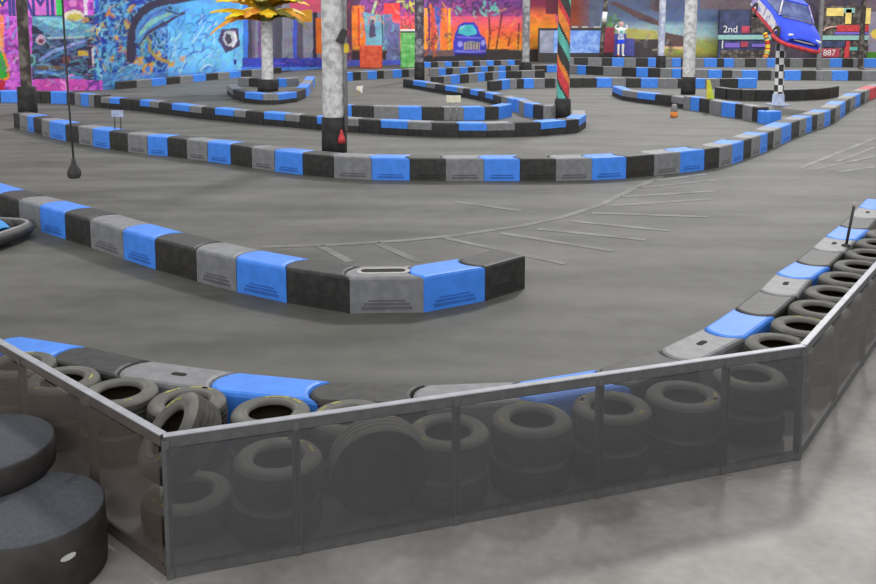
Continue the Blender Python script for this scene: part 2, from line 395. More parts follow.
c.ell(148, 69, 5.2, 6, (228, 165, 45))
c.scribble(100, 165, 0, 84, 130, 9, .9, [(35, 45, 110), (140, 200, 235), (70, 120, 215), (95, 110, 190), (225, 190, 90), (150, 215, 190)], 122, a=.8)
c.scribble(118, 150, 40, 82, 50, 10, 1.0, [(35, 60, 120), (110, 185, 215), (60, 160, 160), (200, 170, 70)], 124, ang=2.2, a=.8)
c.ell(148, 69, 2.8, 3.2, (80, 130, 220)); c.line([(145, 36), (150, 42), (150, 50), (157, 58), (168, 62)], 3.5, (185, 150, 70)); c.line([(146, 38), (151, 46), (152, 52)], 2, (90, 150, 130))
c.line([(131, 58), (132, 36), (137, 20), (148, 8), (166, 1), (190, -4), (215, -8)], 10, (58, 52, 80)); c.line([(138, 44), (150, 31), (166, 23), (178, 15), (184, 13)], 3, (70, 60, 100))
c.poly([(135, 42), (136, 28), (143, 16), (155, 8), (170, 4), (179, 9), (180, 15), (168, 18), (156, 25), (146, 32), (140, 44)], (85, 145, 205)); c.poly([(138, 38), (142, 26), (152, 19), (166, 13), (176, 13), (160, 20), (148, 28)], (135, 195, 190))
c.line([(165, 10), (178, 14)], 1.6, (50, 45, 80)); c.line([(140, 30), (150, 16), (166, 8)], 2, (70, 100, 190)); c.ell(170, 8, 1.6, 1.4, (40, 40, 60))
c.poly([(218, 40), (222, 29), (238, 28), (240, 46), (226, 53)], (80, 70, 110)); c.ell(230, 38, 7, 8, (195, 198, 208)); c.poly([(226, 33), (231, 35), (232, 42), (228, 45), (225, 40)], (75, 72, 88)); c.line([(234, 32), (236, 40), (233, 46)], 2.4, (235, 235, 240)); c.line([(224, 31), (229, 30), (236, 31)], 1.4, (110, 105, 135)); c.line([(227, 48), (233, 49)], 1.2, (60, 55, 80)); c.ell(235, 62, 1.6, 3, (40, 60, 140))
c.rect(243, 248, -20, 72, (70, 130, 235)); c.rect(100, 243, 72, 90, (100, 160, 225), .5)
x = 248
for w, col in [(4, (75, 70, 90)), (3, (110, 100, 125)), (3, (140, 140, 160)), (5, (125, 90, 150)), (12, (100, 95, 118)), (7, (88, 88, 100)), (11, (150, 150, 166)), (4, (80, 105, 230)), (6, (105, 98, 118)), (10, (160, 160, 178)), (4, (60, 55, 75)), (4, (150, 140, 155)), (7, (235, 110, 50)), (5, (60, 40, 45)), (24, (95, 70, 95))]:
    c.rect(x, x+w, -20, 62, col); x += w
for u in range(249, 345, 3): c.rect(u, u+.8, 14, 60, (80, 75, 92), .2)
c.rect(290, 324, -20, 12, (238, 100, 130)); c.rect(298, 312, 10, 22, (240, 170, 50)); c.rect(316, 323, 18, 54, (242, 120, 40)); c.rect(248, 290, -20, 4, (110, 80, 120)); c.poly([(324, -20), (350, -20), (350, 24), (324, 14)], (95, 60, 110))
c.rect(242, 350, 58, 68, (62, 72, 190)); c.rect(242, 350, 67, 70.5, (80, 140, 235)); c.rect(258, 350, 70.5, 90, (85, 75, 72)); c.scribble(245, 345, 58, 68, 30, 14, 1.2, [(90, 110, 225), (45, 50, 140), (110, 80, 190)], 27, ang=0)
wbl = c.build('wall_back_left')
# back wall: sunset graffiti with a painted blue truck
c = Canvas(W3, W4, 5.6, .07, .06)
c.grad(300, 600, [(-20, (95, 60, 125)), (4, (120, 62, 130)), (12, (200, 75, 125)), (20, (240, 95, 115)), (30, (248, 105, 75)), (40, (250, 130, 45)), (48, (250, 150, 50)), (51, (60, 45, 45)), (70, (45, 42, 45))])
c.noise(340, 600, -20, 16, 12, 6, [(95, 55, 120), (140, 70, 150), (70, 45, 95), (160, 70, 130)], 31, .7)
c.rect(330, 352, -20, 66, (95, 55, 75)); c.rect(352, 364, 6, 46, (244, 130, 40)); c.rect(358, 360, 8, 46, (215, 70, 50)); c.rect(346, 360, -20, 6, (100, 55, 90))
c.scribble(385, 440, 0, 45, 40, 16, 1.5, [(225, 60, 60), (240, 120, 50), (90, 50, 110), (200, 60, 90), (60, 50, 60)], 33, ang=1.5)
c.rect(384, 400, 3, 20, (232, 65, 65)); c.scribble(404, 417, 0, 10, 10, 8, 1.6, [(150, 200, 60), (60, 120, 50), (215, 200, 70)], 34)
c.poly([(363, 12), (376, 14), (392, 17), (392, 42), (386, 50), (366, 46), (365, 30)], (120, 175, 195)); c.line([(376, 2), (373, 12)], 2.4, (185, 215, 160)); c.poly([(369, 20), (374, 20), (376, 36), (370, 38)], (85, 75, 105)); c.rect(384, 392, 14, 46, (105, 120, 160)); c.line([(382, 16), (383, 46)], 1.4, (55, 60, 85))
c.poly([(388, 20), (400, 24), (400, 62), (386, 62)], (110, 110, 160)); c.scribble(386, 402, 20, 62, 16, 12, 1.2, [(70, 70, 110), (150, 150, 200), (60, 110, 110)], 35, ang=1.4)
for u, w, col in [(424, 3, (235, 150, 50)), (428, 2, (90, 50, 90)), (431, 4, (200, 80, 60)), (437, 3, (120, 120, 190)), (441, 6, (245, 125, 50)), (448, 3, (245, 170, 50))]: c.rect(u, u+w, 8, 50, col)
c.scribble(424, 452, 30, 56, 16, 8, 1.8, [(95, 80, 75), (60, 50, 50), (150, 90, 90)], 36); c.poly([(434, 6), (440, 8), (441, 22), (436, 26)], (75, 90, 170))
c.rect(404, 455, 50, 60, (110, 85, 85)); c.rect(345, 404, 60, 66, (75, 90, 190))
c.scribble(454, 500, 1, 11, 26, 9, 1.5, [(80, 180, 165), (40, 70, 80), (120, 200, 190), (50, 40, 80)], 37, ang=1.5)
c.grad(528, 556, [(-20, (115, 50, 85)), (6, (130, 45, 70)), (14, (235, 110, 70)), (28, (250, 155, 40)), (46, (250, 160, 40)), (50, (90, 60, 40)), (70, (50, 45, 45))]); c.rect(546, 575, -20, 14, (105, 45, 60))
for p in [[(488, 50), (490, 34), (489, 16)], [(496, 50), (499, 32), (502, 15)], [(508, 46), (510, 38)], [(518, 48), (519, 24)]]: c.line(p, 1.6, (70, 40, 40))
c.scribble(486, 526, 26, 50, 16, 9, 1.4, [(250, 190, 60), (230, 80, 60), (180, 60, 60)], 38, a=.7)
c.poly([(454, 56), (453, 44), (455, 34), (459, 25), (464, 22), (474, 22), (478, 27), (480, 34), (485, 38), (487, 48), (485, 56)], (62, 62, 185)); c.poly([(458, 33), (460, 26), (465, 25), (473, 25), (476, 29), (477, 34), (468, 36)], (75, 190, 200)); c.poly([(464, 43), (468, 41), (480, 42), (480, 50), (464, 50)], (165, 150, 150))
for u in range(466, 480, 3): c.rect(u, u+.9, 42, 50, (95, 80, 110))
c.line([(457, 37), (468, 37.5), (481, 38)], 1.6, (120, 110, 225)); c.ell(460, 44, 2.6, 3, (150, 150, 225)); c.ell(483, 43, 2, 3, (150, 150, 225)); c.line([(456, 51), (470, 52), (485, 51)], 1.8, (125, 120, 215)); c.rect(455, 486, 53.5, 56, (40, 35, 80)); c.line([(460, 29), (464, 26)], 1, (180, 235, 235))
c.rect(404, 600, 56, 70, (52, 48, 48)); c.rect(486, 545, 49.5, 60, (58, 52, 50))
c.scribble(345, 404, 0, 62, 60, 8, 1.0, [(90, 50, 80), (245, 150, 70), (120, 190, 200), (70, 60, 95), (230, 70, 60), (160, 110, 170)], 130, ang=1.4, a=.7)
c.scribble(404, 452, 0, 52, 50, 8, 1.0, [(90, 45, 80), (250, 160, 60), (225, 70, 60), (130, 110, 180), (60, 50, 60)], 131, ang=1.5, a=.7)
c.scribble(486, 545, 10, 50, 40, 10, 1.4, [(255, 175, 60), (240, 90, 70), (245, 120, 90), (220, 80, 110)], 132, a=.45)
wb = c.build('wall_back')
# right wall: fading sunset to grey blue sky, painted hills, dim hangings
c = Canvas(W4, W6, 5.6, .09, .06)
c.grad(540, 1000, [(-20, (88, 92, 118)), (8, (86, 98, 128)), (20, (100, 118, 145)), (27, (150, 175, 185)), (33, (185, 195, 160)), (37, (190, 180, 95)), (40, (110, 95, 75)), (43, (70, 62, 66)), (70, (60, 55, 60))])
c.grad(550, 590, [(-20, (110, 50, 50)), (10, (140, 62, 40)), (24, (150, 75, 45)), (30, (120, 90, 90)), (70, (60, 55, 60))]); c.fill(np.clip((c.U-576)/20, 0, 1)*(c.U < 600)*(c.V < 28), (92, 98, 122))
c.scribble(604, 618, 17, 29, 18, 6, 1.8, [(90, 130, 60), (110, 160, 70), (70, 100, 60)], 41); c.rect(602, 614, 27, 52, (170, 65, 85)); c.rect(614, 634, 34, 56, (85, 85, 165)); c.poly([(626, 28), (656, 31), (656, 40), (626, 38)], (185, 180, 100))
c.poly([(608, 2), (616, 2), (662, 22), (662, 27), (640, 20)], (95, 72, 75)); c.poly([(650, 0), (718, 14), (718, 19), (650, 10)], (100, 85, 90)); c.rect(655, 662, -20, 12, (85, 70, 75))
c.grad(662, 720, [(-20, (88, 92, 118)), (20, (92, 110, 150)), (26, (150, 185, 195)), (36, (165, 195, 200)), (41, (175, 180, 110)), (52, (165, 165, 70)), (58, (95, 95, 75)), (70, (60, 55, 60))]); c.poly([(662, 32), (684, 36), (684, 48), (662, 48)], (100, 80, 80)); c.line([(664, 47.5), (682, 48)], 2.5, (235, 200, 150))
c.rect(640, 664, 39, 56, (72, 62, 66)); c.scribble(640, 684, 40, 56, 18, 7, 1.4, [(120, 110, 110), (50, 45, 50), (160, 150, 140)], 42)
c.rect(718, 870, -20, 70, (82, 72, 86)); c.scribble(718, 868, 0, 58, 50, 16, 1.6, [(110, 90, 95), (60, 55, 85), (120, 80, 70), (95, 95, 90)], 43); c.rect(700, 760, -20, 9, (110, 98, 104))
c.rect(868, 1000, -20, 70, (165, 155, 175)); c.rect(866, 1000, -20, 12, (120, 105, 115)); c.rect(867, 1000, 52, 62, (80, 150, 45)); c.ell(876, 34, 5, 5, (245, 215, 90))
wr = c.build('wall_right')
# lettering along the top of the left wall, cropped by nothing: it reads MIAMI around the dark pillar
dl = (Vector(W1)-Vector(W0)).normalized(); rzl = math.atan2(dl.y, dl.x); nl = Vector((dl.y, -dl.x, 0))
M['letter'] = mat('letter_purple', (.05, .05, .26), .7, .2, 3)
def on_wall(A, B, u, v):
    A, B = Vector(A), Vector(B); d = B-A; k = (u-CX)/FPX
    y = -(v-CY)/FPX; q = k/(CP+y*SP)
    t = (q*A.y - A.x)/(d.x - q*d.y); P = A + d*t; P.z = ZAT(v, P.y); return P
for ch, u in [('M', 2.5), ('I', 13.5), ('A', 25), ('M', 40.5), ('I', 52.5)]:
    P = on_wall(W0, W1, u, 5.5)
    o = text_mesh('lettering', ch, 1.4, 'letter', wl, P + nl*.02, (math.pi/2, 0, rzl)); o.scale = (.72 if ch != 'I' else .9, 1, 1)

# ------------------------------------------------------------------ barriers
COLN = {'b': 'blue', 'g': 'grey', 'k': 'black', 'r': 'red'}
M['red_groove'] = M['red']
def chain(front, cols, phrase, H=.40, depth=.42, side=1, detail=0, skirt=0.0, group=None, bulge=.11, gap=.004, frombase=True, counts=None):
    """front: world points of block joints along the track face, read left to right; body lies to 'side' (+1 = away to the left of travel)"""
    P = [Vector((p[0], p[1], 0)) for p in front]; n = len(P)
    D = [(P[i+1]-P[i]).normalized() for i in range(n-1)]
    J = []
    for i in range(n):
        a = D[max(i-1, 0)]; b = D[min(i, n-2)]; t = (a+b).normalized(); nn = Vector((-t.y, t.x, 0))*side
        k = 1/max(.6, t.dot(b)); J.append((nn*k, t))
    cnt = counts if counts is not None else {}
    for i in range(n-1):
        cc = COLN[cols[i]]; d = D[i]; org = (P[i]+P[i+1])/2; org = org + (J[i][0]+J[i+1][0])*depth/4
        K = 7
        def curve(j, sg):
            nn, t = J[j]; out = []
            for q in range(K):
                s_ = q/(K-1); out.append(P[j] + nn*depth*s_ - d*bulge*(1-(2*s_-1)**2)**.8 + d*gap*sg)
            return out
        R = curve(i+1, -1)
        if i == n-2: R = [P[-1]-d*gap, P[-1]+J[-1][0]*depth-d*gap]
        Lc = curve(i, 1)
        poly = [(v-org) for v in ([Lc[0]] + R + Lc[:0:-1])]
        pl = [(v.x, v.y) for v in poly]
        cnt[cc] = cnt.get(cc, 0) + 1
        label = f"{ORD[cnt[cc]-1]} {cc} barrier block from the left {phrase}"
        fm = -J[i][0].normalized()*0 + Vector((D[i].y, -D[i].x, 0))*side     # outward face normal
        mid = (P[i]+P[i+1])/2 - org; Ln = (P[i+1]-P[i]).length; ang = math.atan2(d.y, d.x)
        rot = Matrix.Rotation(ang, 3, 'Z')
        b = MB()
        if skirt: b.prism(pl, H*skirt, H, .03)
        else: b.prism(pl, 0, H, .03 if detail else .025)
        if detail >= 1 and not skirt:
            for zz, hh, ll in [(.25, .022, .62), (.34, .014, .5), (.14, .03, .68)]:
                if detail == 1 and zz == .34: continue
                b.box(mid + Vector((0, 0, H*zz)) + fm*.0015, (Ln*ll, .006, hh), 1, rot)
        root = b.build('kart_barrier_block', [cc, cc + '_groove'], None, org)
        tag(root, label, 'barrier block', group or ('barrier blocks ' + phrase))
        if skirt:
            s = MB(); s.prism(pl, 0, H*skirt - .002, 0); s.build('dark_skirt', 'pad', root)['label'] = 'black lower half'  # lower part of the block, near-black
        if cc == 'grey' and (detail == 3 or (detail == 2 and i == 12)):
            cen = (P[i]+P[i+1])/2 + (J[i][0]+J[i+1][0])*depth/4 - org
            sl, sw = ((Ln*.62, .13) if detail == 2 else (.12, .05))
            cen = cen - d*(.04 if detail == 2 else .02)
            def loz(l, w):
                o = []
                for q in range(16):
                    th = 2*math.pi*q/16; x = math.cos(th); y = math.sin(th)
                    o.append(cen + d*(x*w/2 + math.copysign(l/2-w/2, x)) + Vector((-d.y, d.x, 0))*y*w/2)
                return [(v.x, v.y) for v in o]
            if detail == 2:
                lp = MB(); lp.prism(loz(sl+.09, sw+.09), H-.002, H+.006, .004); lp.build('slot_lip', 'slot_lip', root)
            sd = MB(); sd.prism(loz(sl, sw), H-.002, H+(.0075 if detail == 2 else .003)); sd.build('hand_slot', 'slot_dark', root)['label'] = 'dark slot in the top'
    return cnt
def px(L, z=0.0): return [G(u, v, z) for u, v in L]
def seq(start, n, order='gbk'):
    k = order.index(start); return ''.join(order[(k+i) % len(order)] for i in range(n))
def interp(bounds, base):
    us = [b[0] for b in base]; vs = [b[1] for b in base]; return [(u, float(np.interp(u, us, vs))) for u in bounds]

# A: the short single row ending in the middle of the track
A = [(-50, 201), (-24, 210), (0, 218.5), (20, 225.5), (41, 231.5), (66, 239.5), (91, 247.5), (124, 259), (156, 269.5), (197, 281.5), (237, 292), (287, 303), (350, 313.5), (424, 312.5), (485, 301), (525, 288.5)]
chain(px(A), seq('g', 15), 'in the short row ending mid-track', H=.375, detail=2, group='blocks of the short barrier row ending mid-track')
# B: the long row curving across the hall
B = [(14, 128), (20, 129.2), (28, 131), (34, 132.5), (42, 135), (50, 137.5), (66, 141), (79, 143.5), (93, 146), (110, 149), (128, 152), (148, 154.5), (168, 156.3), (187, 158.7), (208, 161.5), (231, 164.5), (252, 168), (275, 171.5), (303, 175), (334, 178),
     (372, 180), (410, 180.6), (446, 181), (484, 181), (520, 181), (556, 181), (592, 180.2), (626, 178.5), (654, 175.8), (680, 173), (704, 170), (719, 167.5), (732, 164), (743, 160), (751, 157), (760, 153.5), (767, 151), (773, 148.3), (781, 144.5), (791, 139.6),
     (799, 136), (806, 133.2), (811.5, 131.3), (817, 129.5), (824, 127), (830, 124.5), (835, 121.8), (840, 118), (845, 114.5), (850, 111), (855, 108), (860, 105.2), (864.5, 102.8), (869, 100.4), (877, 97), (884, 94.6)]
bc = 'kgbkkgb'  # the rounded left end
colsB = ''.join('bkg'[(i-20) % 3] for i in range(len(B)-1)); colsB = colsB[:-2] + 'rg'
chain(px(B), colsB, 'along the long curved row', H=.42, depth=.44, detail=1, group='blocks of the long curved barrier row', gap=.006)
# N: the near row backed by tyres, read along its track side
chain(Nfront[1:21], seq('b', 19, 'bkg'), 'in the row backed by tyres', H=.40, depth=.355, side=-1, detail=3, group='blocks of the near barrier row backed by tyres')
# C: low hairpin past the white pillar, blue-grey-black caps over black lower halves
Cb = [-12, 1, 20, 32, 41, 51, 67, 75, 81, 89, 94.5, 101]
Cbase = [(-12, 102.5), (20, 102.5), (67, 104), (103, 108), (144, 111.5), (192, 118), (240, 123), (291, 127.5), (322, 130.5), (391, 135), (442, 137.5), (493, 137.7), (545, 136), (579, 132.5), (586, 127.5)]
cc_ = chain(px(interp(Cb, Cbase)), 'kbgkkbkgbgk', 'in the low hairpin row past the white pillar', H=.42, depth=.40, detail=0, group='blocks of the low hairpin barrier row', gap=.008)
Cb2 = [101, 110, 120, 132, 140, 150, 159, 172, 190, 202, 215, 234, 246, 264, 285, 300, 317, 333, 359, 381, 408, 432, 459, 487, 515, 541, 566, 579]
chain(px(interp(Cb2, Cbase) + [(586, 127.5), (585, 123)]), 'gbkkbgkbgkbgkbgkbgkbgkbgkbkb' + 'g', 'in the low hairpin row past the white pillar', H=.37, depth=.40, skirt=.48, counts=cc_, group='blocks of the low hairpin barrier row', gap=.008)
# D / E: the hairpin's inner nose
Db = [326, 345, 352, 374, 399, 422, 444, 464, 485, 499, 512]
Dbase = [(326, 117.5), (350, 118.5), (400, 120), (460, 120.5), (499, 119.5), (512, 116.5)]
chain(px(interp(Db, Dbase)), 'gbkgbkgbkb', 'in the pale row behind the small yellow sign', H=.40, depth=.36, group='blocks of the row behind the small yellow sign', gap=.008)
Eb = [403, 413, 426, 435, 445, 457, 463, 470, 478, 485, 493, 500]
Ebase = [(403, 87), (418, 89.5), (446, 94.5), (473, 99), (491, 103.5), (500, 107)]
chain(px(interp(Eb, Ebase)), 'kbgkbgkbkbk', 'in the tapering row above the small yellow sign', H=.36, depth=.40, skirt=.45, group='blocks of the tapering row above the small yellow sign', gap=.008)
chain(px([(501, 107.5), (507, 109.5), (513, 111.5)]), 'gb', 'at the tip of the tapering row', H=.40, depth=.36, bulge=.02)
chain(px([(513, 111), (519, 113.5), (524, 116), (533, 118), (543, 119.5), (551, 120)]), 'bgbkg', 'just left of the spiral-striped pillar base', H=.42, depth=.36, group='blocks just left of the spiral-striped pillar', gap=.008)
# O: island around the palm-painted pillar
chain(px([(227, 94), (233, 99), (245, 102.5), (263, 104.5), (279, 104.5), (297, 102), (306, 98)]), 'gkbgbk', 'on the front of the round island', H=.38, depth=.40, skirt=.4, group='blocks on the front of the round island', gap=.008)
chain(px([(307, 97), (310.5, 92.5), (313, 88.5), (315, 84.5)]), 'bgb', 'on the right side of the round island', H=.38, depth=.40, bulge=.03, group='blocks on the right side of the round island', gap=.008)
chain(px([(238, 85.6), (249, 86.5), (262, 87.2), (279, 87.2), (287, 86.8), (299, 85.8)]), 'gkkbg', 'at the back of the round island', H=.38, depth=.36, group='blocks at the back of the round island', gap=.008)
# rows by the murals
dw = (Vector(W3)-Vector(W1)).normalized(); nw = Vector((dw.y, -dw.x, 0))
chain([Vector(W1) + dw*(.6 + 1.02*q) + nw*.45 for q in range(14)], 'kgbkgbkgbkgbk', 'along the blue mural', H=.34, depth=.30, group='blocks along the blue mural', gap=.01)
chain(px(interp([327, 336, 345, 353, 361, 368, 377, 384, 393, 402, 409, 416], [(327, 81.5), (345, 81), (416, 76.5)])), 'kgbkgbkgbkg', 'in front of the red box', H=.42, depth=.36, group='blocks in front of the red box', gap=.01)
chain(px(interp([423, 431, 438, 445, 452, 459, 466, 473, 480, 487, 494, 501, 508, 515, 522], [(423, 67.5), (522, 64.8)])), seq('b', 14, 'bkg'), 'in the farthest row under the painted truck', H=.34, depth=.4, group='blocks of the farthest row under the painted truck', gap=.012)
chain(px(interp([432, 439, 446, 453, 460, 468, 475, 481, 488, 494, 499, 506, 511, 519, 528, 535, 547, 557], [(432, 75.8), (446, 75.4), (488, 73.2), (557, 72)])), 'gbkgbkgbkgbkgkgkb', 'in the second row under the painted truck', H=.40, depth=.36, group='blocks of the second row under the painted truck', gap=.012)
chain(px(interp([437, 444, 451, 460, 469, 478, 485, 493, 499, 506, 512, 522, 535, 545], [(437, 86), (455, 84), (482, 81), (505, 79.7), (545, 78)])), 'kgbkgbkgbkkgk', 'in the third row under the painted truck', H=.42, depth=.36, group='blocks of the third row under the painted truck', gap=.012)
Kb = [495, 502, 510, 517, 524, 534, 545, 555, 570, 583, 597, 612, 626, 641, 658, 678, 691, 705, 720, 738, 757]
chain(px(interp(Kb, [(495, 91), (510, 88.6), (530, 88.2), (555, 87.6), (612, 87.3), (700, 88.3), (757, 88)])), 'kbgkbgkgkkbgkbgkbgkb', 'in the long middle row beside the white pillars', H=.42, depth=.38, group='blocks of the long middle row', gap=.012)
R1 = [568, 577, 586, 603, 622, 636, 648, 660, 672, 681, 694, 708, 722, 732, 742, 758, 771, 784, 801, 816, 832, 848, 862, 880]
chain(px(interp(R1, [(568, 73.5), (586, 74.5), (640, 76.8), (715, 79.5), (760, 80), (880, 80.5)])), 'gbkgkbkgbkgbkgbkgbkgbkg', 'in the row below the mounted car', H=.48, depth=.4, group='blocks of the row below the mounted car', gap=.012)
R2 = [566, 574, 588, 602, 612, 624, 636, 648, 660, 672, 681, 692, 704, 717, 724, 734, 745, 756, 767, 777, 790, 803, 817, 830, 842, 853, 864, 877]
chain(px(interp(R2, [(566, 66), (700, 67), (880, 67.3)])), 'gkgkbgkbgbkgbkbgkgbkgkgbkgb', 'in the last row along the right wall', H=.56, depth=.4, group='blocks of the last row along the right wall', gap=.014)
# J: right-hand curve joining the long row
Jb = [612, 622, 637, 655, 671, 683]
Jbase = [(612, 95.5), (622, 100), (637, 102.5), (655, 104.7), (671, 106.5), (686, 109.5), (699, 111.3), (709, 113.5), (721, 116), (735, 118), (742, 119), (752, 121.3), (758, 122.3)]
jc = chain(px(interp(Jb, Jbase)), 'bgbkg', 'in the curve left of the checkered pole', H=.38, depth=.4, skirt=.4, group='blocks of the curve left of the checkered pole', gap=.008)
chain(px(interp([683, 690, 699, 709, 721, 735, 742, 752, 758], Jbase)), 'gbkgbkgk', 'in the curve left of the checkered pole', H=.44, depth=.36, counts=jc, group='blocks of the curve left of the checkered pole', gap=.008)
chain(px([(760, 123.5), (770, 124), (781, 123.5)]), 'bb', 'where the curve meets the long row', H=.36, depth=.36)
chain(px([(714, 97.5), (726, 99.6), (741, 100.6), (756, 101), (771, 101), (787, 100.8), (802, 100.4), (817, 99.6), (829, 98.3), (839, 96.3)]), 'kkkkkkkkk', 'in the all-black row behind the checkered pole', H=.41, depth=.34, group='black blocks behind the checkered pole', gap=.03)

# ------------------------------------------------------------------ tyres
TR, TW = .258, .225
def tyre_proto():
    b = MB()
    h1 = [(.138, .034), (.146, .016), (.158, .006), (.172, .004), (.176, .0075), (.182, .004), (.214, .004), (.234, .012), (.250, .03), (TR-.003, .056), (TR, .072)]
    gr = [(TR-.0025, .074), (TR-.0025, .080), (TR, .082), (TR, .108), (TR-.0025, .110), (TR-.0025, .115), (TR, .117), (TR, .143), (TR-.0025, .145), (TR-.0025, .151)]
    prof = h1 + gr + [(r, TW-z) for r, z in h1[::-1]] + [(.150, TW-.05), (.232, TW-.062), (.244, TW/2), (.232, .062), (.150, .05)]
    n = len(prof); mis = [1]*8 + [0]*15 + [1]*8 + [2]*6
    mis = (mis + [2]*n)[:n]
    b.lathe(prof, 40, closed=True, mis=mis)
    return b
def chalk(parent, seed, z=TW-.004):
    r = random.Random(seed)
    for _ in range(r.randint(2, 4)):
        b = MB(); a0 = r.uniform(0, 6.28); L = r.uniform(.2, .7); N_ = 8; vs = []; fs = []
        for i in range(N_+1):
            th = a0 + L*i/N_
            for rr, zz in ((.190, z+.0012), (.208, z+.0012)): vs.append((rr*math.cos(th), rr*math.sin(th), zz))
        for i in range(N_): fs.append([2*i, 2*i+1, 2*i+3, 2*i+2])
        b.add(vs, fs); b.build('chalk_mark', 'chalk', parent)['label'] = 'yellow chalk smear'
first_tyre = tyre_proto().build('tyre', ['rubber', 'sidewall', 'liner'])
used = [False]
def tyre(loc, label, rot=(0, 0, 0), group=None, mark=None):
    if not used[0]: o = first_tyre; used[0] = True
    else: o = first_tyre.copy(); C.objects.link(o)
    o.location = loc; o.rotation_euler = rot; tag(o, label, 'tyre', group)
    if mark is not None: chalk(o, mark)
    return o
def stack(x, y, where, mark=None, group='tyres stacked behind the fence', n=2):
    for k in range(n):
        nm = 'top' if k == n-1 else 'bottom'
        tyre((x+.012*(k % 2), y-.01*(k % 2), k*TW), f'{nm} tyre of the stack {where}', (0, 0, random.uniform(0, 6)), group, mark if k == n-1 else None)
def T(u, v): p = G(u, v, 2*TW); return p.x, p.y
S = [((20, 356), 'at the far left behind the left fence', 2), ((62, 369), 'second from the left, beyond the left fence', 3), ((116, 388), 'third from the left, beyond the left fence', 4),
     ((186, 396), 'behind the tilted corner tyre', 5), ((269, 408), 'below the second blue near barrier block', 6), ((276, 453), 'just left of the front fence post nearest the left corner', 7),
     ((350, 409), 'behind the upright tyre', 14), ((446, 427), 'behind the second front fence post', 8), ((530, 415), 'just left of the third front fence post', 9), ((610, 403), 'behind the third front fence post', 10),
     ((684, 393), 'just left of the last front fence post', 11), ((748, 372), 'at the right end of the front fence', 12)]

RS = [(2.62, 6.70), (2.98, 7.12), (3.30, 7.56), (3.62, 8.01), (3.94, 8.47), (4.27, 8.93), (4.60, 9.39), (4.93, 9.85), (5.26, 10.31)]
P0_ = None
PT = [Vector(T(*q)) for q, w, mk in S] + [Vector(p) for p in RS]
LONE = Vector((-1.45, 4.90)); OR_ = [p.copy() for p in PT]
def push(p, a, b, side, lim):
    a = Vector(a[:2]); b = Vector(b[:2]); d = b-a; L = d.length; d = d/L; t = (p-a).dot(d)
    if t < -.05*L or t > 1.05*L: return Vector((0, 0))
    n = Vector((-d.y, d.x))*side; k = (p-a).dot(n)
    return n*(lim-k) if k < lim else Vector((0, 0))
for it in range(80):
    for i, p in enumerate(PT):
        p += (OR_[i]-p)*.12
        for j, q in enumerate(PT + [LONE]):
            if i != j and (p-q).length < 2*TR+.004:
                v = (p-q).normalized()*(2*TR+.004-(p-q).length); p += v*.5
                if j < len(PT): q -= v*.5
        for a, b_ in zip(Nfront[1:-1], Nfront[2:]): p += push(p, a, b_, -1, .362+TR)*.8
        p += push(p, FL, FR, 1, TR+.035); p += push(p, FL, FL0, -1, TR+.035); p += push(p, FR, FR1, 1, TR+.035)
for (q, w, mk), p in zip(S, PT): stack(p.x, p.y, w, mk)
for i, p in enumerate(PT[len(S):]): stack(p.x, p.y, f'{ORD[i]} from the corner along the right fence', 20+i if i < 2 else None, group='tyres stacked along the right fence')
tyre((-1.45, 4.90, 0), 'lone tyre lying flat inside the front left fence corner', mark=40, group=None)
ax = Vector((-.66, -.34, .67)).normalized(); eu = ax.to_track_quat('Z', 'Y').to_euler()
tyre(Vector((-1.475, 4.88, .535)) - ax*TW/2, 'tilted tyre leaning above the flat one in the front left corner', eu, None, 41)
ax = Vector((.22, -.95, -.16)).normalized(); eu = ax.to_track_quat('Z', 'Y').to_euler()
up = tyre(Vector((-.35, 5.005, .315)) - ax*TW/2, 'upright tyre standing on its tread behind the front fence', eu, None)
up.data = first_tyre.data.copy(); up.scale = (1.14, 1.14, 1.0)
up.data.materials[0] = M['sidewall']; up.data.materials[1] = M['rubber_shaded']  # tread coloured paler as if lit, side face darker as if shaded
MB().lathe([(.001, TW-.03), (.145, TW-.03), (.145, TW-.045), (.001, TW-.045)], 32).build('shade_disc', 'rubber_shaded', up)['label'] = 'added dark disc standing for the shade in the hole'  # added disc, its colour stands in for shade inside the hole

# ------------------------------------------------------------------ fence
def fence(a, b, name_label, nposts, mp, mm, ts, corner=(True, True)):
    d = (b-a); L = d.length; d = d/L; rz = math.atan2(d.y, d.x)
    t = thing('panel_fence', name_label, 'fence', a, rz)
    MB().box((L/2, 0, FH-.0325), (L, .03, .065), bev=.004).build('top_rail', mm, t)
    MB().box((L/2, 0, FH+.004), (L+.02, .044, .008), bev=.002).build('rail_cap', 'cap', t)['label'] = 'pale top edge'
    MB().box((L/2, 0, .03), (L, .03, .06), bev=.004).build('bottom_rail', mm, t)
    MB().box((L/2, -.017, .075), (L, .008, .012)).build('bottom_bead', mm, t)
    xs = [0] if corner[0] else []
    xs += [q*L for q in ts] + ([L] if corner[1] else [])
    for x in xs: MB().box((x, 0, FH/2-.01), (.042, .042, FH-.02), bev=.004).build('post', mm, t)
    edges = [0] + [q*L for q in ts] + [L]
    for p, q in zip(edges[:-1], edges[1:]):
        MB().box(((p+q)/2, -.0235, FH/2), (q-p-.004, .004, FH-.125)).build('panel', mp, t)
    return t
fence(FL, FR, 'front run of the low grey fence, with smoked panels between two corners', 5, 'panel', 'metal', (.1675, .397, .6276, .853))
dL = (FL-FL0).normalized()
fence(FL0, FL - dL*.03, 'left run of the low fence, brownish panels beside the black drums', 5, 'panel_left', 'metal_left', (.257, .52, .782), (True, False))
dR = (FR1-FR).normalized()
fence(FR + dR*.03, FR1, 'right run of the low fence, receding beside the bright floor', 6, 'panel_right', 'metal', (.19, .38, .57, .76), (False, True))

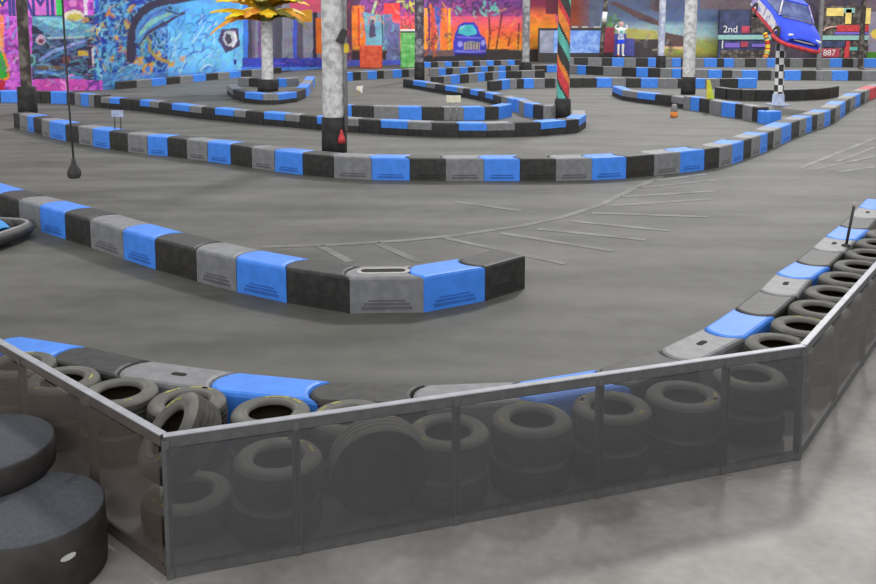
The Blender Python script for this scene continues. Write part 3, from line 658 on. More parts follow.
# ------------------------------------------------------------------ drums by the fence
def drum(loc, r, h, label, sticker=True):
    t = thing('round_drum', label, 'drum', loc)
    b = MB(); b.lathe([(0.001, 0), (r-.015, 0), (r, .012), (r+.004, h*.5), (r, h-.014), (r-.008, h-.003), (r-.02, h)], 56); b.build('drum_body', 'drum_side', t)
    b = MB(); b.lathe([(r-.006, h-.004), (r-.012, h+.004), (r*.6, h+.005), (.001, h+.005)], 56); b.build('felt_top', 'felt', t)['label'] = 'dark grey felt top'
    return t
d1 = drum((-2.17, 4.47, 0), .385, .35, 'low black drum with pale oval sticker beside the left fence')
def patch(parent, r, th, z, w, h, m, name, oval=False, label=None):
    b = MB(); N_ = 14; vs = []
    if oval:
        for i in range(20):
            a = 2*math.pi*i/20; q = th + math.cos(a)*w/2/r; vs.append((r*math.cos(q), r*math.sin(q), z+math.sin(a)*h/2))
        b.add(vs, [list(range(20))])
    else:
        fs = []
        for i in range(N_+1):
            q = th + (i/N_-.5)*w/r; vs += [(r*math.cos(q), r*math.sin(q), z-h/2), (r*math.cos(q), r*math.sin(q), z+h/2)]
        for i in range(N_): fs.append([2*i, 2*i+2, 2*i+3, 2*i+1])
        b.add(vs, fs)
    o = b.build(name, m, parent)
    if label: o['label'] = label
patch(d1, .392, math.radians(-38), .225, .085, .034, 'sticker', 'sticker', True, 'pale oval sticker')
patch(d1, .3915, math.radians(-110), .18, .12, .22, 'rust', 'side_label', False, 'faded brown side label')
drum((-2.605, 4.86, .355), .39, .165, 'upper black drum overlapping the lower sticker drum, at the left edge')

# ------------------------------------------------------------------ pillars
def pillar(u, v, w_px, label, m, base_px=None, base_h=.0, top=6.0, n=20, name='pillar', padm='pad'):
    P = G(u, v); k = P.y/FPX; r = w_px*k/2
    t = thing(name, label, 'pillar', P)
    b = MB(); b.lathe([(r, base_h*.5), (r, 1.0), (r, 2.0), (r, 3.0), (r, top)], n); b.build('shaft', m, t)
    if base_px:
        rb = base_px*k/2; q = MB(); q.lathe([(.001, 0), (rb*1.02, 0), (rb*1.03, base_h*.3), (rb, base_h*.6), (rb, base_h-.02), (rb-.03, base_h), (r, base_h)], n); q.build('base_pad', padm, t)['label'] = 'black padded base'
    return t, P, r
pillar(28, 113, 10.5, 'dark graffitied pillar at the left by the pink wall', 'dark_graffiti', 18, .85)
t2, P2, r2 = pillar(334.5, 152, 22.5, 'thick white mottled pillar standing behind the long row', 'white_paint', 25, .80)
b = MB(); b.tube([(r2+.03, -.12, .5), (r2+.03, -.12, 2.0), (r2+.03, -.12, 6)], .045); b.build('pipe', 'pipe', t2)['label'] = 'grey pipe on the right side'
MB().box((r2+.06, -.16, ZAT(48, P2.y)), (.10, .05, .2)).build('sticker', 'yellow', t2)['label'] = 'small yellow plate'
MB().box((r2-.02, -.24, ZAT(36, P2.y)), (.16, .03, .32), rot=Matrix.Rotation(.5, 3, 'Y')).build('dark_scuff', 'charcoal', t2)
b = MB(); b.lathe([(.001, -.13), (.085, -.13), (.075, -.02), (.03, .1), (.022, .16), (.001, .16)], 12)
o = b.build('red_marker', 'red', None, (P2.x+.20, P2.y-.345, ZAT(137, P2.y-.34))); tag(o, 'small red tapered marker hung on the white pillar black base', 'marker')
t3, P3, r3 = pillar(268, 91, 11.5, 'pale pillar painted as a palm trunk on the round island', 'white_paint', 20, .50)
pillar(419.5, 80, 9, 'dark multicoloured pillar right of the green cabinet', 'mixed_graffiti', 10, .9)
pillar(525.5, 76, 7.6, 'slim grey pillar before the orange mural', 'grey_paint', 12, .75)
pillar(688, 94, 12, 'white mottled pillar on the right behind the curve', 'white_paint', 14, .7)
pillar(660.5, 72, 6.6, 'slim pale blue pillar left of the right white pillar', 'pale_blue_paint', 9.5, .95)
pillar(860, 68, 5, 'thin dark post before the red and yellow panels', 'dark_graffiti')
pillar(818.5, 69, 4.5, 'thin grey post between the two stage boards', 'pipe')
t = thing('leaning_pole', 'thin leaning dark pole above the pale blue screen', 'pole', G(601, 63.3))
y0 = G(601, 63.3).y; b = MB(); b.tube([(0, 0, 0), (.05, 0, 1.6), (XAT(604, y0)-XAT(601, y0), 0, ZAT(8, y0)), (XAT(607, y0)-XAT(601, y0), 0, 6)], .16, 10); b.build('shaft', 'dark_graffiti', t)
b = MB(); b.tube([(.12, -.02, ZAT(22, y0)), (.2, -.02, ZAT(12, y0))], .175, 10); b.build('white_wrap', 'white', t)
# spiral pillar
def helix_shaft(r, h, n, nz, pick, mats, name, parent, z0=0.0):
    b = MB(); vs = [(r*math.cos(2*math.pi*j/n), r*math.sin(2*math.pi*j/n), z0+(h-z0)*i/nz) for i in range(nz+1) for j in range(n)]
    b.v = vs
    for i in range(nz):
        for j in range(n):
            b.f.append([i*n+j, i*n+(j+1) % n, (i+1)*n+(j+1) % n, (i+1)*n+j]); b.m.append(pick(j/n, z0+(h-z0)*(i+.5)/nz)); b.sm.append(True)
    return b.build(name, mats, parent)
P6 = G(562.5, 118.5); t6 = thing('pillar', 'pillar with slanted red, teal, orange and black stripes', 'pillar', P6); r6 = 12.5*P6.y/FPX/2
def pick6(a, z):
    z_ = a*1.15 + z/1.7 + .25; q = z_ % 1.0; k = int(math.floor(z_)) % 2
    if q < .27: return 0
    if q < .52: return 1
    if q < .60: return 0
    if q < .86: return 2 if k else 3
    return 3 if k else 2
helix_shaft(r6, 6, 28, 150, pick6, ['charcoal', 'teal', 'red', 'orange'], 'shaft', t6, .4)
b = MB(); rb = 16*P6.y/FPX/2; b.lathe([(.001, 0), (rb, 0), (rb*1.03, .3), (rb, .58), (rb-.04, .62), (r6, .62)], 20); b.build('base_pad', 'pad', t6)['label'] = 'black padded base'

# palm crown on the island pillar
b = MB(); b.lathe([(r3+.01, .3), (r3+.12, .4), (r3+.2, .7), (r3+.06, 1.05), (r3+.01, 1.05)], 16); crown = b.build('palm_crown', 'frond_olive', t3, (0, 0, 2.62)); crown['label'] = 'yellow and orange leafy palm crown'
def frond(az, L, droop, w, m, z=0.0, rise=.35):
    b = MB(); N_ = 12; vs = []; fs = []; d = Vector((math.cos(az), math.sin(az), 0)); s = Vector((-d.y, d.x, 0))
    for i in range(N_+1):
        q = i/N_; c_ = d*(r3 + L*q) + Vector((0, 0, z + rise*math.sin(q*2.2) - droop*q*q)); ww = w*math.sin(math.pi*(.12+.86*q))*(1.0 if i % 2 else .72)
        vs += [c_ + s*ww + Vector((0, 0, -.35*ww)), c_ + Vector((0, 0, .05)), c_ - s*ww + Vector((0, 0, -.35*ww))]
    for i in range(N_):
        a = 3*i; fs += [[a, a+1, a+4, a+3], [a+1, a+2, a+5, a+4]]
    b.add(vs, fs); return b.build('frond', m, crown)
for i, (az, L, dr, w, m, z) in enumerate([(180, 2.0, .15, .36, 'frond_yellow', .5), (205, 2.0, .9, .30, 'frond_orange', .35), (165, 1.8, .75, .34, 'frond_yellow', .55), (222, 1.6, .35, .36, 'frond_yellow', .45), (250, 1.3, .45, .38, 'frond_orange', .6), (285, 1.3, .4, .4, 'frond_yellow', .55),
                                         (315, 1.5, .35, .36, 'frond_olive', .5), (335, 1.5, .5, .34, 'frond_orange', .55), (0, 1.45, .8, .32, 'frond_olive', .45), (20, 1.4, .4, .32, 'frond_yellow', .6), (60, 1.4, .5, .35, 'frond_olive', .6), (100, 1.5, .5, .35, 'frond_orange', .6), (140, 1.7, .5, .35, 'frond_yellow', .65),
                                         (192, 1.7, .05, .30, 'frond_yellow', .85), (270, 1.1, .1, .34, 'frond_olive', .9), (350, 1.3, .1, .3, 'frond_olive', .9), (175, 1.9, .1, .34, 'frond_yellow', 1.0), (215, 1.7, .1, .34, 'frond_yellow', 1.05), (240, 1.2, .1, .36, 'frond_orange', 1.1), (300, 1.3, .1, .36, 'frond_orange', 1.1), (325, 1.4, .2, .34, 'frond_yellow', 1.0), (10, 1.5, .3, .34, 'frond_orange', .95)]):
    frond(math.radians(az), L*1.05, dr, w*1.25, m, z)

# ------------------------------------------------------------------ small things on the track
def small_sign(u, v, vt, w_px, bh_px, label, m):
    P = G(u, v); k = P.y/FPX; t = thing('board_sign', label, 'sign', P); zt = ZAT(vt, P.y); w = w_px*k; bh = bh_px*k
    MB().box((0, 0, zt-bh/2), (w, .03, bh), bev=.006).build('sign_board', m, t)
    for s in (-1, 1): MB().tube([(s*w*.22, 0, 0), (s*w*.22, 0, zt-bh)], .018, 8).build('leg', 'pipe', t)
    return t
small_sign(453.5, 121.6, 95.5, 14.5, 7, 'pale yellow board sign on two thin legs before the pale row', 'slot_lip')
M['signwhite'] = mat('sign_cream', (.72, .68, .52), .6, .08)
for ch in bpy.data.objects:
    if ch.name.startswith('sign_board'): ch.data.materials[0] = M['signwhite']
M['signblue'] = mat('sign_pale_blue', (.42, .48, .66), .6, .2, 8)
ts = thing('board_sign', 'little pale blue sign on two thin legs on the long row', 'sign', (0, 0, 0))
Ps = G(118, 129, .42); ts.location = Ps; k = Ps.y/FPX
MB().box((0, 0, .36), (.27, .02, .15), bev=.004).build('sign_board', 'signblue', ts)
for s in (-1, 1): MB().tube([(s*.07, 0, 0), (s*.07, 0, .29)], .012, 8).build('leg', 'charcoal', ts)
Pw = G(359, 95.2); tw = thing('flag_marker', 'small white pointed marker standing on the inner track', 'marker', Pw)
b = MB(); b.tube([(-.05, 0, 0), (.02, 0, .34)], .015, 8); b.build('stick', 'yellow', tw)
b = MB(); b.add([(-.10, 0, .34), (.16, 0, .38), (.12, 0, .06), (.05, .0, .16), (-.10, .01, .22), (-.10, .04, .34), (.16, .04, .38), (.12, .04, .06), (.05, .04, .16), (-.10, .05, .22)], [[0, 3, 1], [0, 4, 3], [3, 2, 1], [5, 6, 8], [5, 8, 9], [8, 6, 7], [0, 1, 6, 5], [1, 2, 7, 6], [2, 3, 8, 7], [3, 4, 9, 8], [4, 0, 5, 9]]); b.build('flag', 'white', tw)
Pc = G(674, 117); tcn = thing('traffic_cone', 'small orange and grey cone on the track by the right curve', 'cone', Pc)
b = MB(); b.lathe([(.001, 0), (.10, 0), (.12, .05), (.10, .17), (.001, .17)], 14); b.build('cone_body', 'orange', tcn)
b = MB(); b.lathe([(.10, .17), (.11, .2), (.08, .36), (.05, .4), (.001, .4)], 14); b.build('grey_top', 'pipe', tcn)
Pg = G(713, 113, 0); tg = thing('marker_board', 'tall yellow-green marker board behind the right curve', 'board', (XAT(712.5, 28.9), 28.9, 0)); 
zt = ZAT(80, 28.9)
b = MB(); b.add([(-.11, 0, 0), (.07, 0, 0), (.12, 0, zt*.45), (.05, 0, zt*.72), (-.02, 0, zt), (-.12, 0, zt), (-.11, .05, 0), (.07, .05, 0), (.12, .05, zt*.45), (.05, .05, zt*.72), (-.02, .05, zt), (-.12, .05, zt)], [[0, 1, 2, 3, 4, 5], [11, 10, 9, 8, 7, 6], [0, 6, 7, 1], [1, 7, 8, 2], [2, 8, 9, 3], [3, 9, 10, 4], [4, 10, 11, 5], [5, 11, 6, 0]]); b.build('board', 'ygreen', tg)
MB().box((-.10, -.012, zt*.5), (.035, .02, zt)).build('edge_strip', 'yellow', tg)
# thin rod on the near row
Pr = G(846, 246, .40)
tr_ = thing('thin_rod', 'thin dark rod with pale tip standing on the near row', 'rod', Pr)
MB().tube([(0, 0, 0), (.03, .0, .22), (.062, 0, .45)], .016, 8).build('rod', 'charcoal', tr_)
MB().tube([(.062, 0, .45), (.068, 0, .495)], .018, 8).build('tip', 'slot_lip', tr_)
MB().lathe([(.05, 0), (.05, .01), (.02, .03), (.001, .03)], 12).build('foot', 'charcoal', tr_)
# hanging plug on a cord
YH = 9.0; xh = XAT(74, YH, 168)
th_ = thing('hanging_plug', 'black plug hanging on a long thin cord at the left', 'hanging plug', (xh, YH, ZAT(178, YH)))
b = MB(); b.lathe([(.001, 0), (.052, 0), (.066, .025), (.062, .085), (.042, .125), (.026, .15), (.02, .20), (.001, .205)], 14); b.build('plug_body', 'charcoal', th_)
b = MB(); b.lathe([(.0605, .03), (.0685, .035), (.0675, .075), (.060, .08)], 14); b.build('grip_band', 'rubber', th_)
b = MB(); b.tube([(0, 0, .2), (-.02, 0, .8), (XAT(64, YH)-xh, 0, 2.3), (XAT(62, YH)-xh, 0, 4.5)], .010, 6); b.build('cord', 'charcoal', th_)

# ------------------------------------------------------------------ kart at the left edge
def ring_path(pts, r, name, m, parent): MB().tube(pts, r, 8).build(name, m, parent)
kt = thing('go_kart', 'blue racing kart with black bumper at the left edge', 'go kart', tuple(G(-50, 243)), 0)
kt.rotation_euler = (0, 0, math.radians(-12))
# local +x = nose direction
b = MB(); out = []
for i in range(25):
    a = math.radians(-110 + 220*i/24); x = math.copysign(abs(math.cos(a))**.6, math.cos(a))*.46+.42; y = math.copysign(abs(math.sin(a))**.6, math.sin(a))*.62; out.append((x, y, .13))
out = [(-.75, -.62, .13), (-.3, -.64, .13)] + out + [(-.3, .64, .13), (-.75, .62, .13)]
b.tube(out, .085, 12); b.build('bumper', 'charcoal', kt)['label'] = 'black wraparound bumper'
b = MB(); b.tube([(p[0]*1.005, p[1]*1.005, .20) for p in out[2:-2]], .03, 8); b.build('bumper_rail', 'pipe', kt)
MB().box((-.05, 0, .09), (1.5, .9, .04), bev=.01).build('floor_pan', 'charcoal', kt)
b = MB(); secs = [(.80, .20, .13, .24), (.66, .30, .12, .32), (.48, .34, .12, .40), (.28, .30, .14, .46), (.16, .24, .2, .47)]; vs = []; fs = []
for x, w, z0, z1 in secs:
    for q in range(9):
        a = math.pi*q/8; vs.append((x, math.cos(a)*w, z0+(z1-z0)*math.sin(a)**.7))
for i in range(len(secs)-1):
    for q in range(8): fs.append([i*9+q, i*9+q+1, (i+1)*9+q+1, (i+1)*9+q])
fs += [list(range(9)), [(len(secs)-1)*9+q for q in range(9)][::-1]]
b.add(vs, fs, 0, True); b.build('nose_cone', 'kart_blue', kt)
MB().box((.60, 0, .345), (.16, .2, .012), rot=Matrix.Rotation(.5, 3, 'Y'), bev=.004).build('number_plate', 'white', kt)
for s in (-1, 1):
    MB().box((-.15, s*.52, .2), (.75, .2, .18), bev=.05).build('side_pod', 'kart_blue', kt)
    MB().box((.05, s*.52, .295), (.25, .12, .012), bev=.003).build('pod_badge', 'pinkish', kt)
    for x, w, r in ((.52, .12, .125), (-.55, .18, .135)):
        q = MB(); q.lathe([(.05, -w/2), (r-.02, -w/2), (r, -w/2+.02), (r, w/2-.02), (r-.02, w/2), (.05, w/2)], 20, closed=True); o = q.build('wheel', 'rubber', kt, (x, s*.40, r)); o.rotation_euler = (math.pi/2, 0, 0)
q = MB(); pts = [(.15*math.cos(2*math.pi*i/20), .15*math.sin(2*math.pi*i/20), 0) for i in range(21)]; q.tube(pts, .015, 8, caps=False); q.tube([(-.15, 0, 0), (.15, 0, 0)], .012, 8); q.tube([(0, 0, 0), (0, 0, -.4)], .012, 8); o = q.build('steering_wheel', 'charcoal', kt, (.08, 0, .58)); o.rotation_euler = (0, math.radians(-50), 0)
q = MB(); q.box((-.4, 0, .2), (.42, .40, .06), bev=.02); q.box((-.62, 0, .42), (.07, .40, .46), bev=.03, rot=Matrix.Rotation(-.2, 3, 'Y')); q.build('seat', 'black', kt)
MB().box((-.62, .36, .3), (.28, .2, .26), bev=.03).build('engine_box', 'pipe', kt)

# ------------------------------------------------------------------ background furniture
Yg = 57.5
def backbox(name, label, cat, u0, u1, v0, Y, dep, m):
    x0, x1 = XAT(u0, Y), XAT(u1, Y); h = ZAT(v0, Y)
    t = thing(name, label, cat, ((x0+x1)/2, Y+dep/2, 0)); return t, x1-x0, h
t, w, h = backbox('cabinet', 'tall green cabinet with pale top before the back wall', 'cabinet', 400.5, 416, 29.5, Yg, .6, 'green')
MB().box((0, 0, h*.46), (w, .6, h*.92), bev=.03).build('cabinet_body', 'green', t)
MB().box((0, -.02, h*.975), (w*1.06, .66, h*.05), bev=.02).build('cabinet_top', 'white', t); MB().box((0, 0, h*.935), (w*1.0, .6, h*.03)).build('trim', 'charcoal', t)
for zz in (.25, .5, .72): MB().box((0, -.31, h*zz), (w*.86, .03, h*.17), bev=.01).build('drawer', 'green', t)
t, w, h = backbox('red_crate', 'bright red box left of the green cabinet', 'box', 359.5, 381.5, 46, Yg-.6, .8, 'redbox')
MB().box((0, 0, h*.5), (w, .8, h), bev=.05).build('box_body', 'redbox', t); MB().box((0, -.41, h*.52), (w*.8, .02, h*.7), bev=.008).build('front_panel', 'redbox', t); MB().box((0, 0, h+.01), (w*.94, .7, .03), bev=.01).build('lid', 'red', t)
Ysc = 65.2
t, w, h = backbox('display_screen', 'wide pale blue screen with dark frame behind the striped pillar', 'screen', 539, 603, 28, Ysc, .3, 'screen')
MB().box((w*.11, -.02, h*.60), (w*.76, .12, h*.66)).build('screen_panel', 'screen', t); MB().box((-w*.385, -.02, h*.60), (w*.22, .12, h*.66)).build('side_panel', 'screen2', t)
MB().box((0, 0, h*.965), (w*1.02, .22, h*.07), bev=.02).build('top_frame', 'charcoal', t); MB().box((0, 0, h*.13), (w*1.02, .26, h*.26), bev=.02).build('base_frame', 'charcoal', t)
for s in (-1, 1): MB().box((s*w*.5, 0, h*.5), (.1, .24, h*.98)).build('side_frame', 'charcoal', t)
for q in (-.16, .06, .22, .40): MB().box((w*q, -.05, h+.06), (w*.10, .16, .14), bev=.03).build('top_lamp', 'slot_lip', t)
# driver figure standing before the right wall on a block
Yp = 66.0; xp = XAT(620.8, Yp); z0 = ZAT(56, Yp); HP = ZAT(22, Yp) - z0; s = HP/1.8
def skin_fig(name, verts, edges, radii, m, parent, root=0):
    me = bpy.data.meshes.new(name); me.from_pydata(verts, edges, []); o = bpy.data.objects.new(name, me); C.objects.link(o)
    sk = o.modifiers.new('Skin', 'SKIN'); su = o.modifiers.new('Sub', 'SUBSURF'); su.levels = 1; su.render_levels = 1
    for i, r in enumerate(radii): me.skin_vertices[0].data[i].radius = (r, r); me.skin_vertices[0].data[i].use_root = (i == root)
    bpy.context.view_layer.update()
    m2 = bpy.data.meshes.new_from_object(o.evaluated_get(bpy.context.evaluated_depsgraph_get()))
    bpy.data.objects.remove(o); m2.name = name; m2.materials.clear(); m2.materials.append(M[m])
    for p in m2.polygons: p.use_smooth = True
    r = bpy.data.objects.new(name, m2); C.objects.link(r); r.parent = parent; return r
pt = thing('person', 'person in white and blue suit, arms raised to the head', 'person', (xp, Yp, z0)); pt.scale = (s, s, s)
V = [(0, 0, .95), (0, 0, 1.2), (0, 0, 1.42), (0, 0, 1.54), (0, 0, 1.68), (0, 0, 1.76), (.19, 0, 1.40), (.34, -.04, 1.50), (.24, -.08, 1.66), (-.19, 0, 1.40), (-.34, -.04, 1.50), (-.24, -.08, 1.66), (.1, 0, .9), (.12, -.02, .5), (.12, 0, .08), (.13, -.14, .04), (-.1, 0, .9), (-.12, -.02, .5), (-.12, 0, .08), (-.13, -.14, .04)]
Ed = [(0, 1), (1, 2), (2, 3), (3, 4), (4, 5), (2, 6), (6, 7), (7, 8), (2, 9), (9, 10), (10, 11), (0, 12), (12, 13), (13, 14), (14, 15), (0, 16), (16, 17), (17, 18), (18, 19)]
Rd = [.15, .14, .15, .06, .10, .07, .085, .06, .05, .085, .06, .05, .10, .075, .055, .04, .10, .075, .055, .04]
skin_fig('body', V, Ed, Rd, 'white', pt)
b = MB(); b.lathe([(.08, 1.56), (.125, 1.62), (.135, 1.70), (.10, 1.80), (.001, 1.83)], 16); b.build('hair', 'pinkish', pt)
b = MB(); b.lathe([(.165, .98), (.16, 1.1), (.155, 1.2)], 16); b.build('blue_sash', 'signblue', pt)
b = MB(); b.box((0, -.15, 1.28), (.16, .05, .16), bev=.02); b.build('chest_patch', 'teal', pt)
b = MB(); b.lathe([(.115, .66), (.125, .78), (.12, .88)], 14, c=(.1, -.01, 0)); b.lathe([(.115, .66), (.125, .78), (.12, .88)], 14, c=(-.1, -.01, 0)); b.build('blue_shorts', 'carblue', pt)
for sx in (-1, 1): MB().box((sx*.13, -.06, .03), (.11, .26, .10), bev=.03).build('shoe', 'redbox' if sx < 0 else 'white', pt)
tp = thing('plinth', 'dark plinth under the white and blue figure', 'plinth', (xp, Yp, 0)); MB().box((0, 0, z0/2), (1.3, .8, z0), bev=.03).build('plinth_block', 'charcoal', tp); MB().box((0, 0, z0*.96), (1.38, .9, .05), bev=.01).build('plinth_cap', 'groove', tp)
# stage boards
Yb = 66.6
def board(u0, u1, v0, label):
    t, w, h = backbox('stage_board', label, 'display board', u0, u1, v0, Yb, .3, 'navy'); return t, w, h
def on(t, u0, u1, v0, v1, m, name, dy=-.2, dep=.06):
    Y = Yb + .15 + dy; x0, x1 = XAT(u0, Y), XAT(u1, Y); za, zb = ZAT(v1, Y), ZAT(v0, Y)
    return MB().box(((x0+x1)/2 - t.location.x, dy, (za+zb)/2), (x1-x0, dep, zb-za), bev=.01).build(name, m, t)
def word(t, s_, u, v, px_h, m, dy=-.28):
    Y = Yb + .15 + dy; return text_mesh('lettering', s_, px_h*Y/FPX*1.35, m, t, (XAT(u, Y)-t.location.x, dy, ZAT(v, Y)), (math.pi/2, 0, 0))
t, w, h = board(719, 770, 10, 'navy stage board with white 2nd lettering and pale beam')
MB().box((0, 0, h/2), (w, .3, h), bev=.02).build('board_panel', 'navy', t)
on(t, 718, 771, 35, 39.5, 'tealbeam', 'beam', -.24, .12); on(t, 741, 749, 26, 33, 'crimson', 'red_patch'); on(t, 741, 748, 41.5, 47, 'crimson', 'red_patch'); on(t, 721, 768, 50, 60, 'dark_graffiti', 'lower_panel'); on(t, 750, 770, 12, 33, 'dark_graffiti', 'upper_panel'); on(t, 725, 740, 43, 47.5, 'purple', 'purple_patch'); on(t, 752, 766, 44, 47, 'purple', 'purple_patch')
word(t, '2nd', 730, 29.5, 7.2, 'white'); word(t, '1', 722.6, 45, 8.5, 'white')
t, w, h = board(823, 868, 6, 'stage board with yellow panels, red band and white numerals')
MB().box((0, 0, h/2), (w, .3, h), bev=.02).build('board_panel', 'dark_graffiti', t)
on(t, 825, 842, 8, 16, 'lit_yellow', 'yellow_panel'); on(t, 844, 850, 9, 24, 'lit_yellow', 'yellow_panel'); on(t, 842, 853, 8, 13, 'tealbeam', 'pale_panel'); on(t, 862, 869, 8, 24, 'lit_yellow', 'yellow_panel'); on(t, 836, 868, 25, 31.5, 'red', 'red_band'); on(t, 834, 867, 32, 34.5, 'purple', 'purple_band'); on(t, 822, 868, 35.5, 40, 'tealbeam', 'beam', -.24, .12)
on(t, 822, 846, 41, 47, 'navy', 'dark_panel'); on(t, 821, 840, 48.5, 57, 'crimson', 'number_panel'); on(t, 845, 850, 41, 58, 'red', 'red_post'); on(t, 859, 864, 42, 60, 'crimson', 'red_post'); on(t, 850, 858, 47, 50.5, 'teal', 'teal_patch')
word(t, '887', 830, 53, 6.2, 'white')
b = MB(); Y = Yb - .13
pts = [(XAT(u, Y)-t.location.x, -.28, ZAT(v, Y)) for u, v in [(823, 31), (825, 28.5), (830, 27), (836, 26.5)]]; b.tube(pts, .07, 8); b.build('curved_pipe', 'pinkish', t)
# striped post
Pq = (XAT(765.5, 64), 64.0, 0); tq = thing('striped_post', 'slanted red, yellow and green striped post under the mounted car', 'post', Pq)
hq = ZAT(33, 64)
b = MB(); nq = 24; rq = .17
for i in range(nq):
    z_a, z_b = hq*i/nq, hq*(i+1)/nq; sx = lambda z: .30*math.sin(z/hq*3.0) - .12
    b.tube([(sx(z_a), 0, z_a), (sx(z_b), 0, z_b)], rq, 10, mi=[0, 0, 1, 1, 2, 1, 0, 1][(i*3//2) % 8], caps=(i in (0, nq-1)))
b.build('post_shaft', ['red', 'yellow', 'teal'], tq)
# checkered pole
P10 = G(778, 105); tk = thing('checkered_pole', 'black and white checkered pole carrying the mounted blue car', 'pole', P10); r10 = 9.5*P10.y/FPX/2
zt10 = ZAT(44, P10.y)-.4
helix_shaft(r10, zt10+.4, 12, 9, lambda a, z: (int(a*12*.5+.01) + int(z/(zt10+.4)*9)) % 2, ['white', 'charcoal'], 'shaft', tk)
b = MB(); b.lathe([(.001, 0), (.40, 0), (.40, .04), (r10*1.25, .06), (r10*1.2, .36), (r10, .4)], 16); b.build('base', 'signblue', tk)
# mounted race car
def car():
    t = thing('race_car', 'blue race car with white livery mounted nose down on the checkered pole', 'car', (0, 0, 0))
    hw = .92
    # sections along x (nose +): x, half width, z bottom, z belt
    S_ = [(-2.15, .70, .42, .80), (-2.0, .84, .32, .92), (-1.4, .92, .24, .95), (-.6, .93, .22, .93), (.2, .93, .22, .92), (.9, .93, .22, .88), (1.5, .92, .2, .78), (1.95, .84, .2, .64), (2.15, .70, .22, .52)]
    b = MB(); vs = []; fs = []; n = 14
    for x, w, z0, z1 in S_:
        prof = [(-w*.9, z0), (-w, z0+.1), (-w*1.0, (z0+z1)/2), (-w*.97, z1-.1), (-w*.86, z1-.01), (-w*.5, z1+.03), (-w*.2, z1+.05), (w*.2, z1+.05), (w*.5, z1+.03), (w*.86, z1-.01), (w*.97, z1-.1), (w, (z0+z1)/2), (w, z0+.1), (w*.9, z0)]
        vs += [(x, y, z) for y, z in prof]
    for i in range(len(S_)-1):
        for q in range(n): fs.append([i*n+q, i*n+(q+1) % n, (i+1)*n+(q+1) % n, (i+1)*n+q])
    fs += [list(range(n)), [(len(S_)-1)*n+q for q in range(n)][::-1]]
    b.add(vs, fs, 0, True); b.build('car_body', 'carblue', t)
    g = MB(); lo = [(-1.55, .78), (.75, .78)]; 
    g.add([(-1.65, -.76, .95), (.62, -.80, .93), (.62, .80, .93), (-1.65, .76, .95), (-.95, -.58, 1.38), (-.1, -.60, 1.40), (-.1, .60, 1.40), (-.95, .58, 1.38)], [[0, 1, 5, 4], [2, 3, 7, 6], [3, 0, 4, 7]]); g.build('side_glass', 'glass', t)
    g = MB(); g.add([(.64, -.79, .93), (.64, .79, .93), (-.08, .59, 1.40), (-.08, -.59, 1.40)], [[0, 1, 2, 3]]); g.build('windscreen', 'glass', t)
    MB().box((-.52, 0, 1.415), (.92, 1.22, .06), bev=.03).build('roof', 'carblue', t)
    for sy in (-1, 1):
        q = MB(); q.tube([(.66, sy*.80, .93), (-.06, sy*.60, 1.41)], .035, 8); q.build('roof_post', 'carwhite', t)
        q = MB(); q.tube([(-1.66, sy*.76, .95), (-.98, sy*.58, 1.4)], .04, 8); q.build('roof_post', 'carwhite', t)
        q = MB(); q.add([(-1.95, sy*.945, .35), (-.5, sy*.95, .30), (1.2, sy*.95, .34), (1.55, sy*.945, .6), (.2, sy*.945, .80), (-1.9, sy*.935, .80)], [[0, 1, 2, 3, 4, 5]]); q.build('livery_panel', 'carwhite', t)
        q = MB(); q.add([(-1.6, sy*.955, .24), (1.3, sy*.955, .22), (1.3, sy*.957, .36), (-1.6, sy*.957, .40)], [[0, 1, 2, 3]]); q.build('sill_stripe', 'red', t)
        for x in (-1.35, 1.35):
            q = MB(); q.lathe([(.17, -.12), (.30, -.12), (.33, -.09), (.33, .09), (.30, .12), (.17, .12)], 24, closed=True); q.lathe([(.001, .07), (.17, .09)], 24, mi=1); o = q.build('wheel', ['rubber', 'pipe'], t, (x, sy*.84, .33)); o.rotation_euler = (math.pi/2*(1 if sy < 0 else -1), 0, 0)
        q = MB(); q.box((1.98, sy*.58, .60), (.10, .34, .10), bev=.03, rot=Matrix.Rotation(-.5*sy, 3, 'Z')); q.build('headlight', 'white', t)
    q = MB(); pts = [(1.3, -1.0, .2), (1.9, -.92, .2), (2.2, -.72, .22), (2.3, 0, .24), (2.2, .72, .22), (1.9, .92, .2), (1.3, 1.0, .2)]; q.tube(pts, .085, 10); q.build('front_lip', 'red', t)['label'] = 'red front lip'
    q = MB(); q.tube([(2.08, -.7, .46), (2.21, 0, .48), (2.08, .7, .46)], .03, 8); q.build('bumper_trim', 'slot_lip', t)
    q = MB(); q.tube([(.78, -.7, .93), (.86, 0, .965), (.78, .7, .93)], .03, 8); q.build('hood_edge', 'pipe', t)
    MB().box((-2.05, 0, 1.08), (.25, 1.6, .05), bev=.01).build('rear_wing', 'carwhite', t)
    return t
rc = car()
rc.location = (XAT(785, P10.y), P10.y+.4, ZAT(17, P10.y)-.55)
rc.rotation_euler = (Matrix.Rotation(math.radians(13), 3, 'Y') @ Matrix.Rotation(math.radians(-80), 3, 'Z') @ Matrix.Rotation(math.radians(23), 3, 'Y')).to_euler()
rc.scale = (.72, .84, .82)

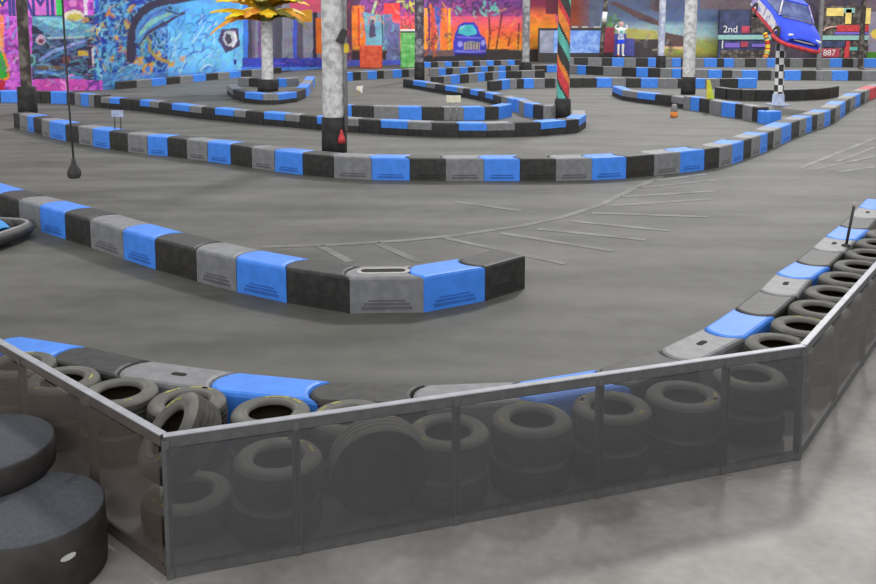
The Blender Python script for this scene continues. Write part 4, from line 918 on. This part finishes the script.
# ------------------------------------------------------------------ light
w = bpy.data.worlds.new('hall'); SC.world = w; w.use_nodes = True
w.node_tree.nodes['Background'].inputs[0].default_value = (.98, .99, 1.0, 1); w.node_tree.nodes['Background'].inputs[1].default_value = .70
def sun(d, e, ang, col=(1, 1, 1)):
    l = bpy.data.lights.new('key_fill_sun', 'SUN'); l.energy = e; l.angle = math.radians(ang); l.color = col  # shared by the key light and the added fill
    o = bpy.data.objects.new('key_fill_sun', l); C.objects.link(o); o.rotation_euler = Vector(d).to_track_quat('-Z', 'Y').to_euler(); return o
sun((-.27, -.72, -.74), 1.5, 6, (1, .98, .95))
sun((.05, .85, -.45), 1.15, 60)  # added soft fill from the camera side, lifts the faces turned to it
l = bpy.data.lights.new('roof_lamp', 'AREA'); l.shape = 'DISK'; l.size = 1.6; l.energy = 200
o = bpy.data.objects.new('roof_lamp', l); C.objects.link(o); o.location = (9.3, 21.4, 8.7); o.rotation_euler = (Vector((2.33, 5.35, 0))-o.location).to_track_quat('-Z', 'Y').to_euler()

for (x, y, z), tgt, e in [((-15, 31, 6.5), (-18, 37.5, 2), 260), ((-5, 44, 6.5), (-11.5, 46, 2), 420), ((1, 57, 6.8), (1, 63.5, 2), 420), ((14, 58, 6.8), (15, 68, 2), 260), ((26, 58, 6.8), (26, 68, 2), 260)]:  # added area fills that brighten the murals, not known fixtures
    l = bpy.data.lights.new('wall_fill', 'AREA'); l.shape = 'RECTANGLE'; l.size = 9; l.size_y = .8; l.energy = e
    o = bpy.data.objects.new('wall_fill', l); C.objects.link(o); o.location = (x, y, z); o.rotation_euler = (Vector(tgt)-Vector((x, y, z))).to_track_quat('-Z', 'Y').to_euler()

for x, y, e in [(-2, 24, 300), (3, 36, 380), (16, 44, 420), (12, 27, 250)]:  # added overhead fills that lift the far floor and block tops
    l = bpy.data.lights.new('overhead_fill', 'AREA'); l.shape = 'RECTANGLE'; l.size = 12; l.size_y = 7; l.energy = e
    o = bpy.data.objects.new('overhead_fill', l); C.objects.link(o); o.location = (x, y, 7.5)

# ------------------------------------------------------------------ camera
cam = bpy.data.cameras.new('camera'); co = bpy.data.objects.new('camera', cam); C.objects.link(co)
co.location = (0, 0, EYE); co.rotation_euler = (math.pi/2 - PITCH, 0, 0)
cam.sensor_width = 36; cam.lens = FPX/876*36; cam.shift_y = -(292-CY)/876
cam.clip_start = .05; cam.clip_end = 300
SC.camera = co
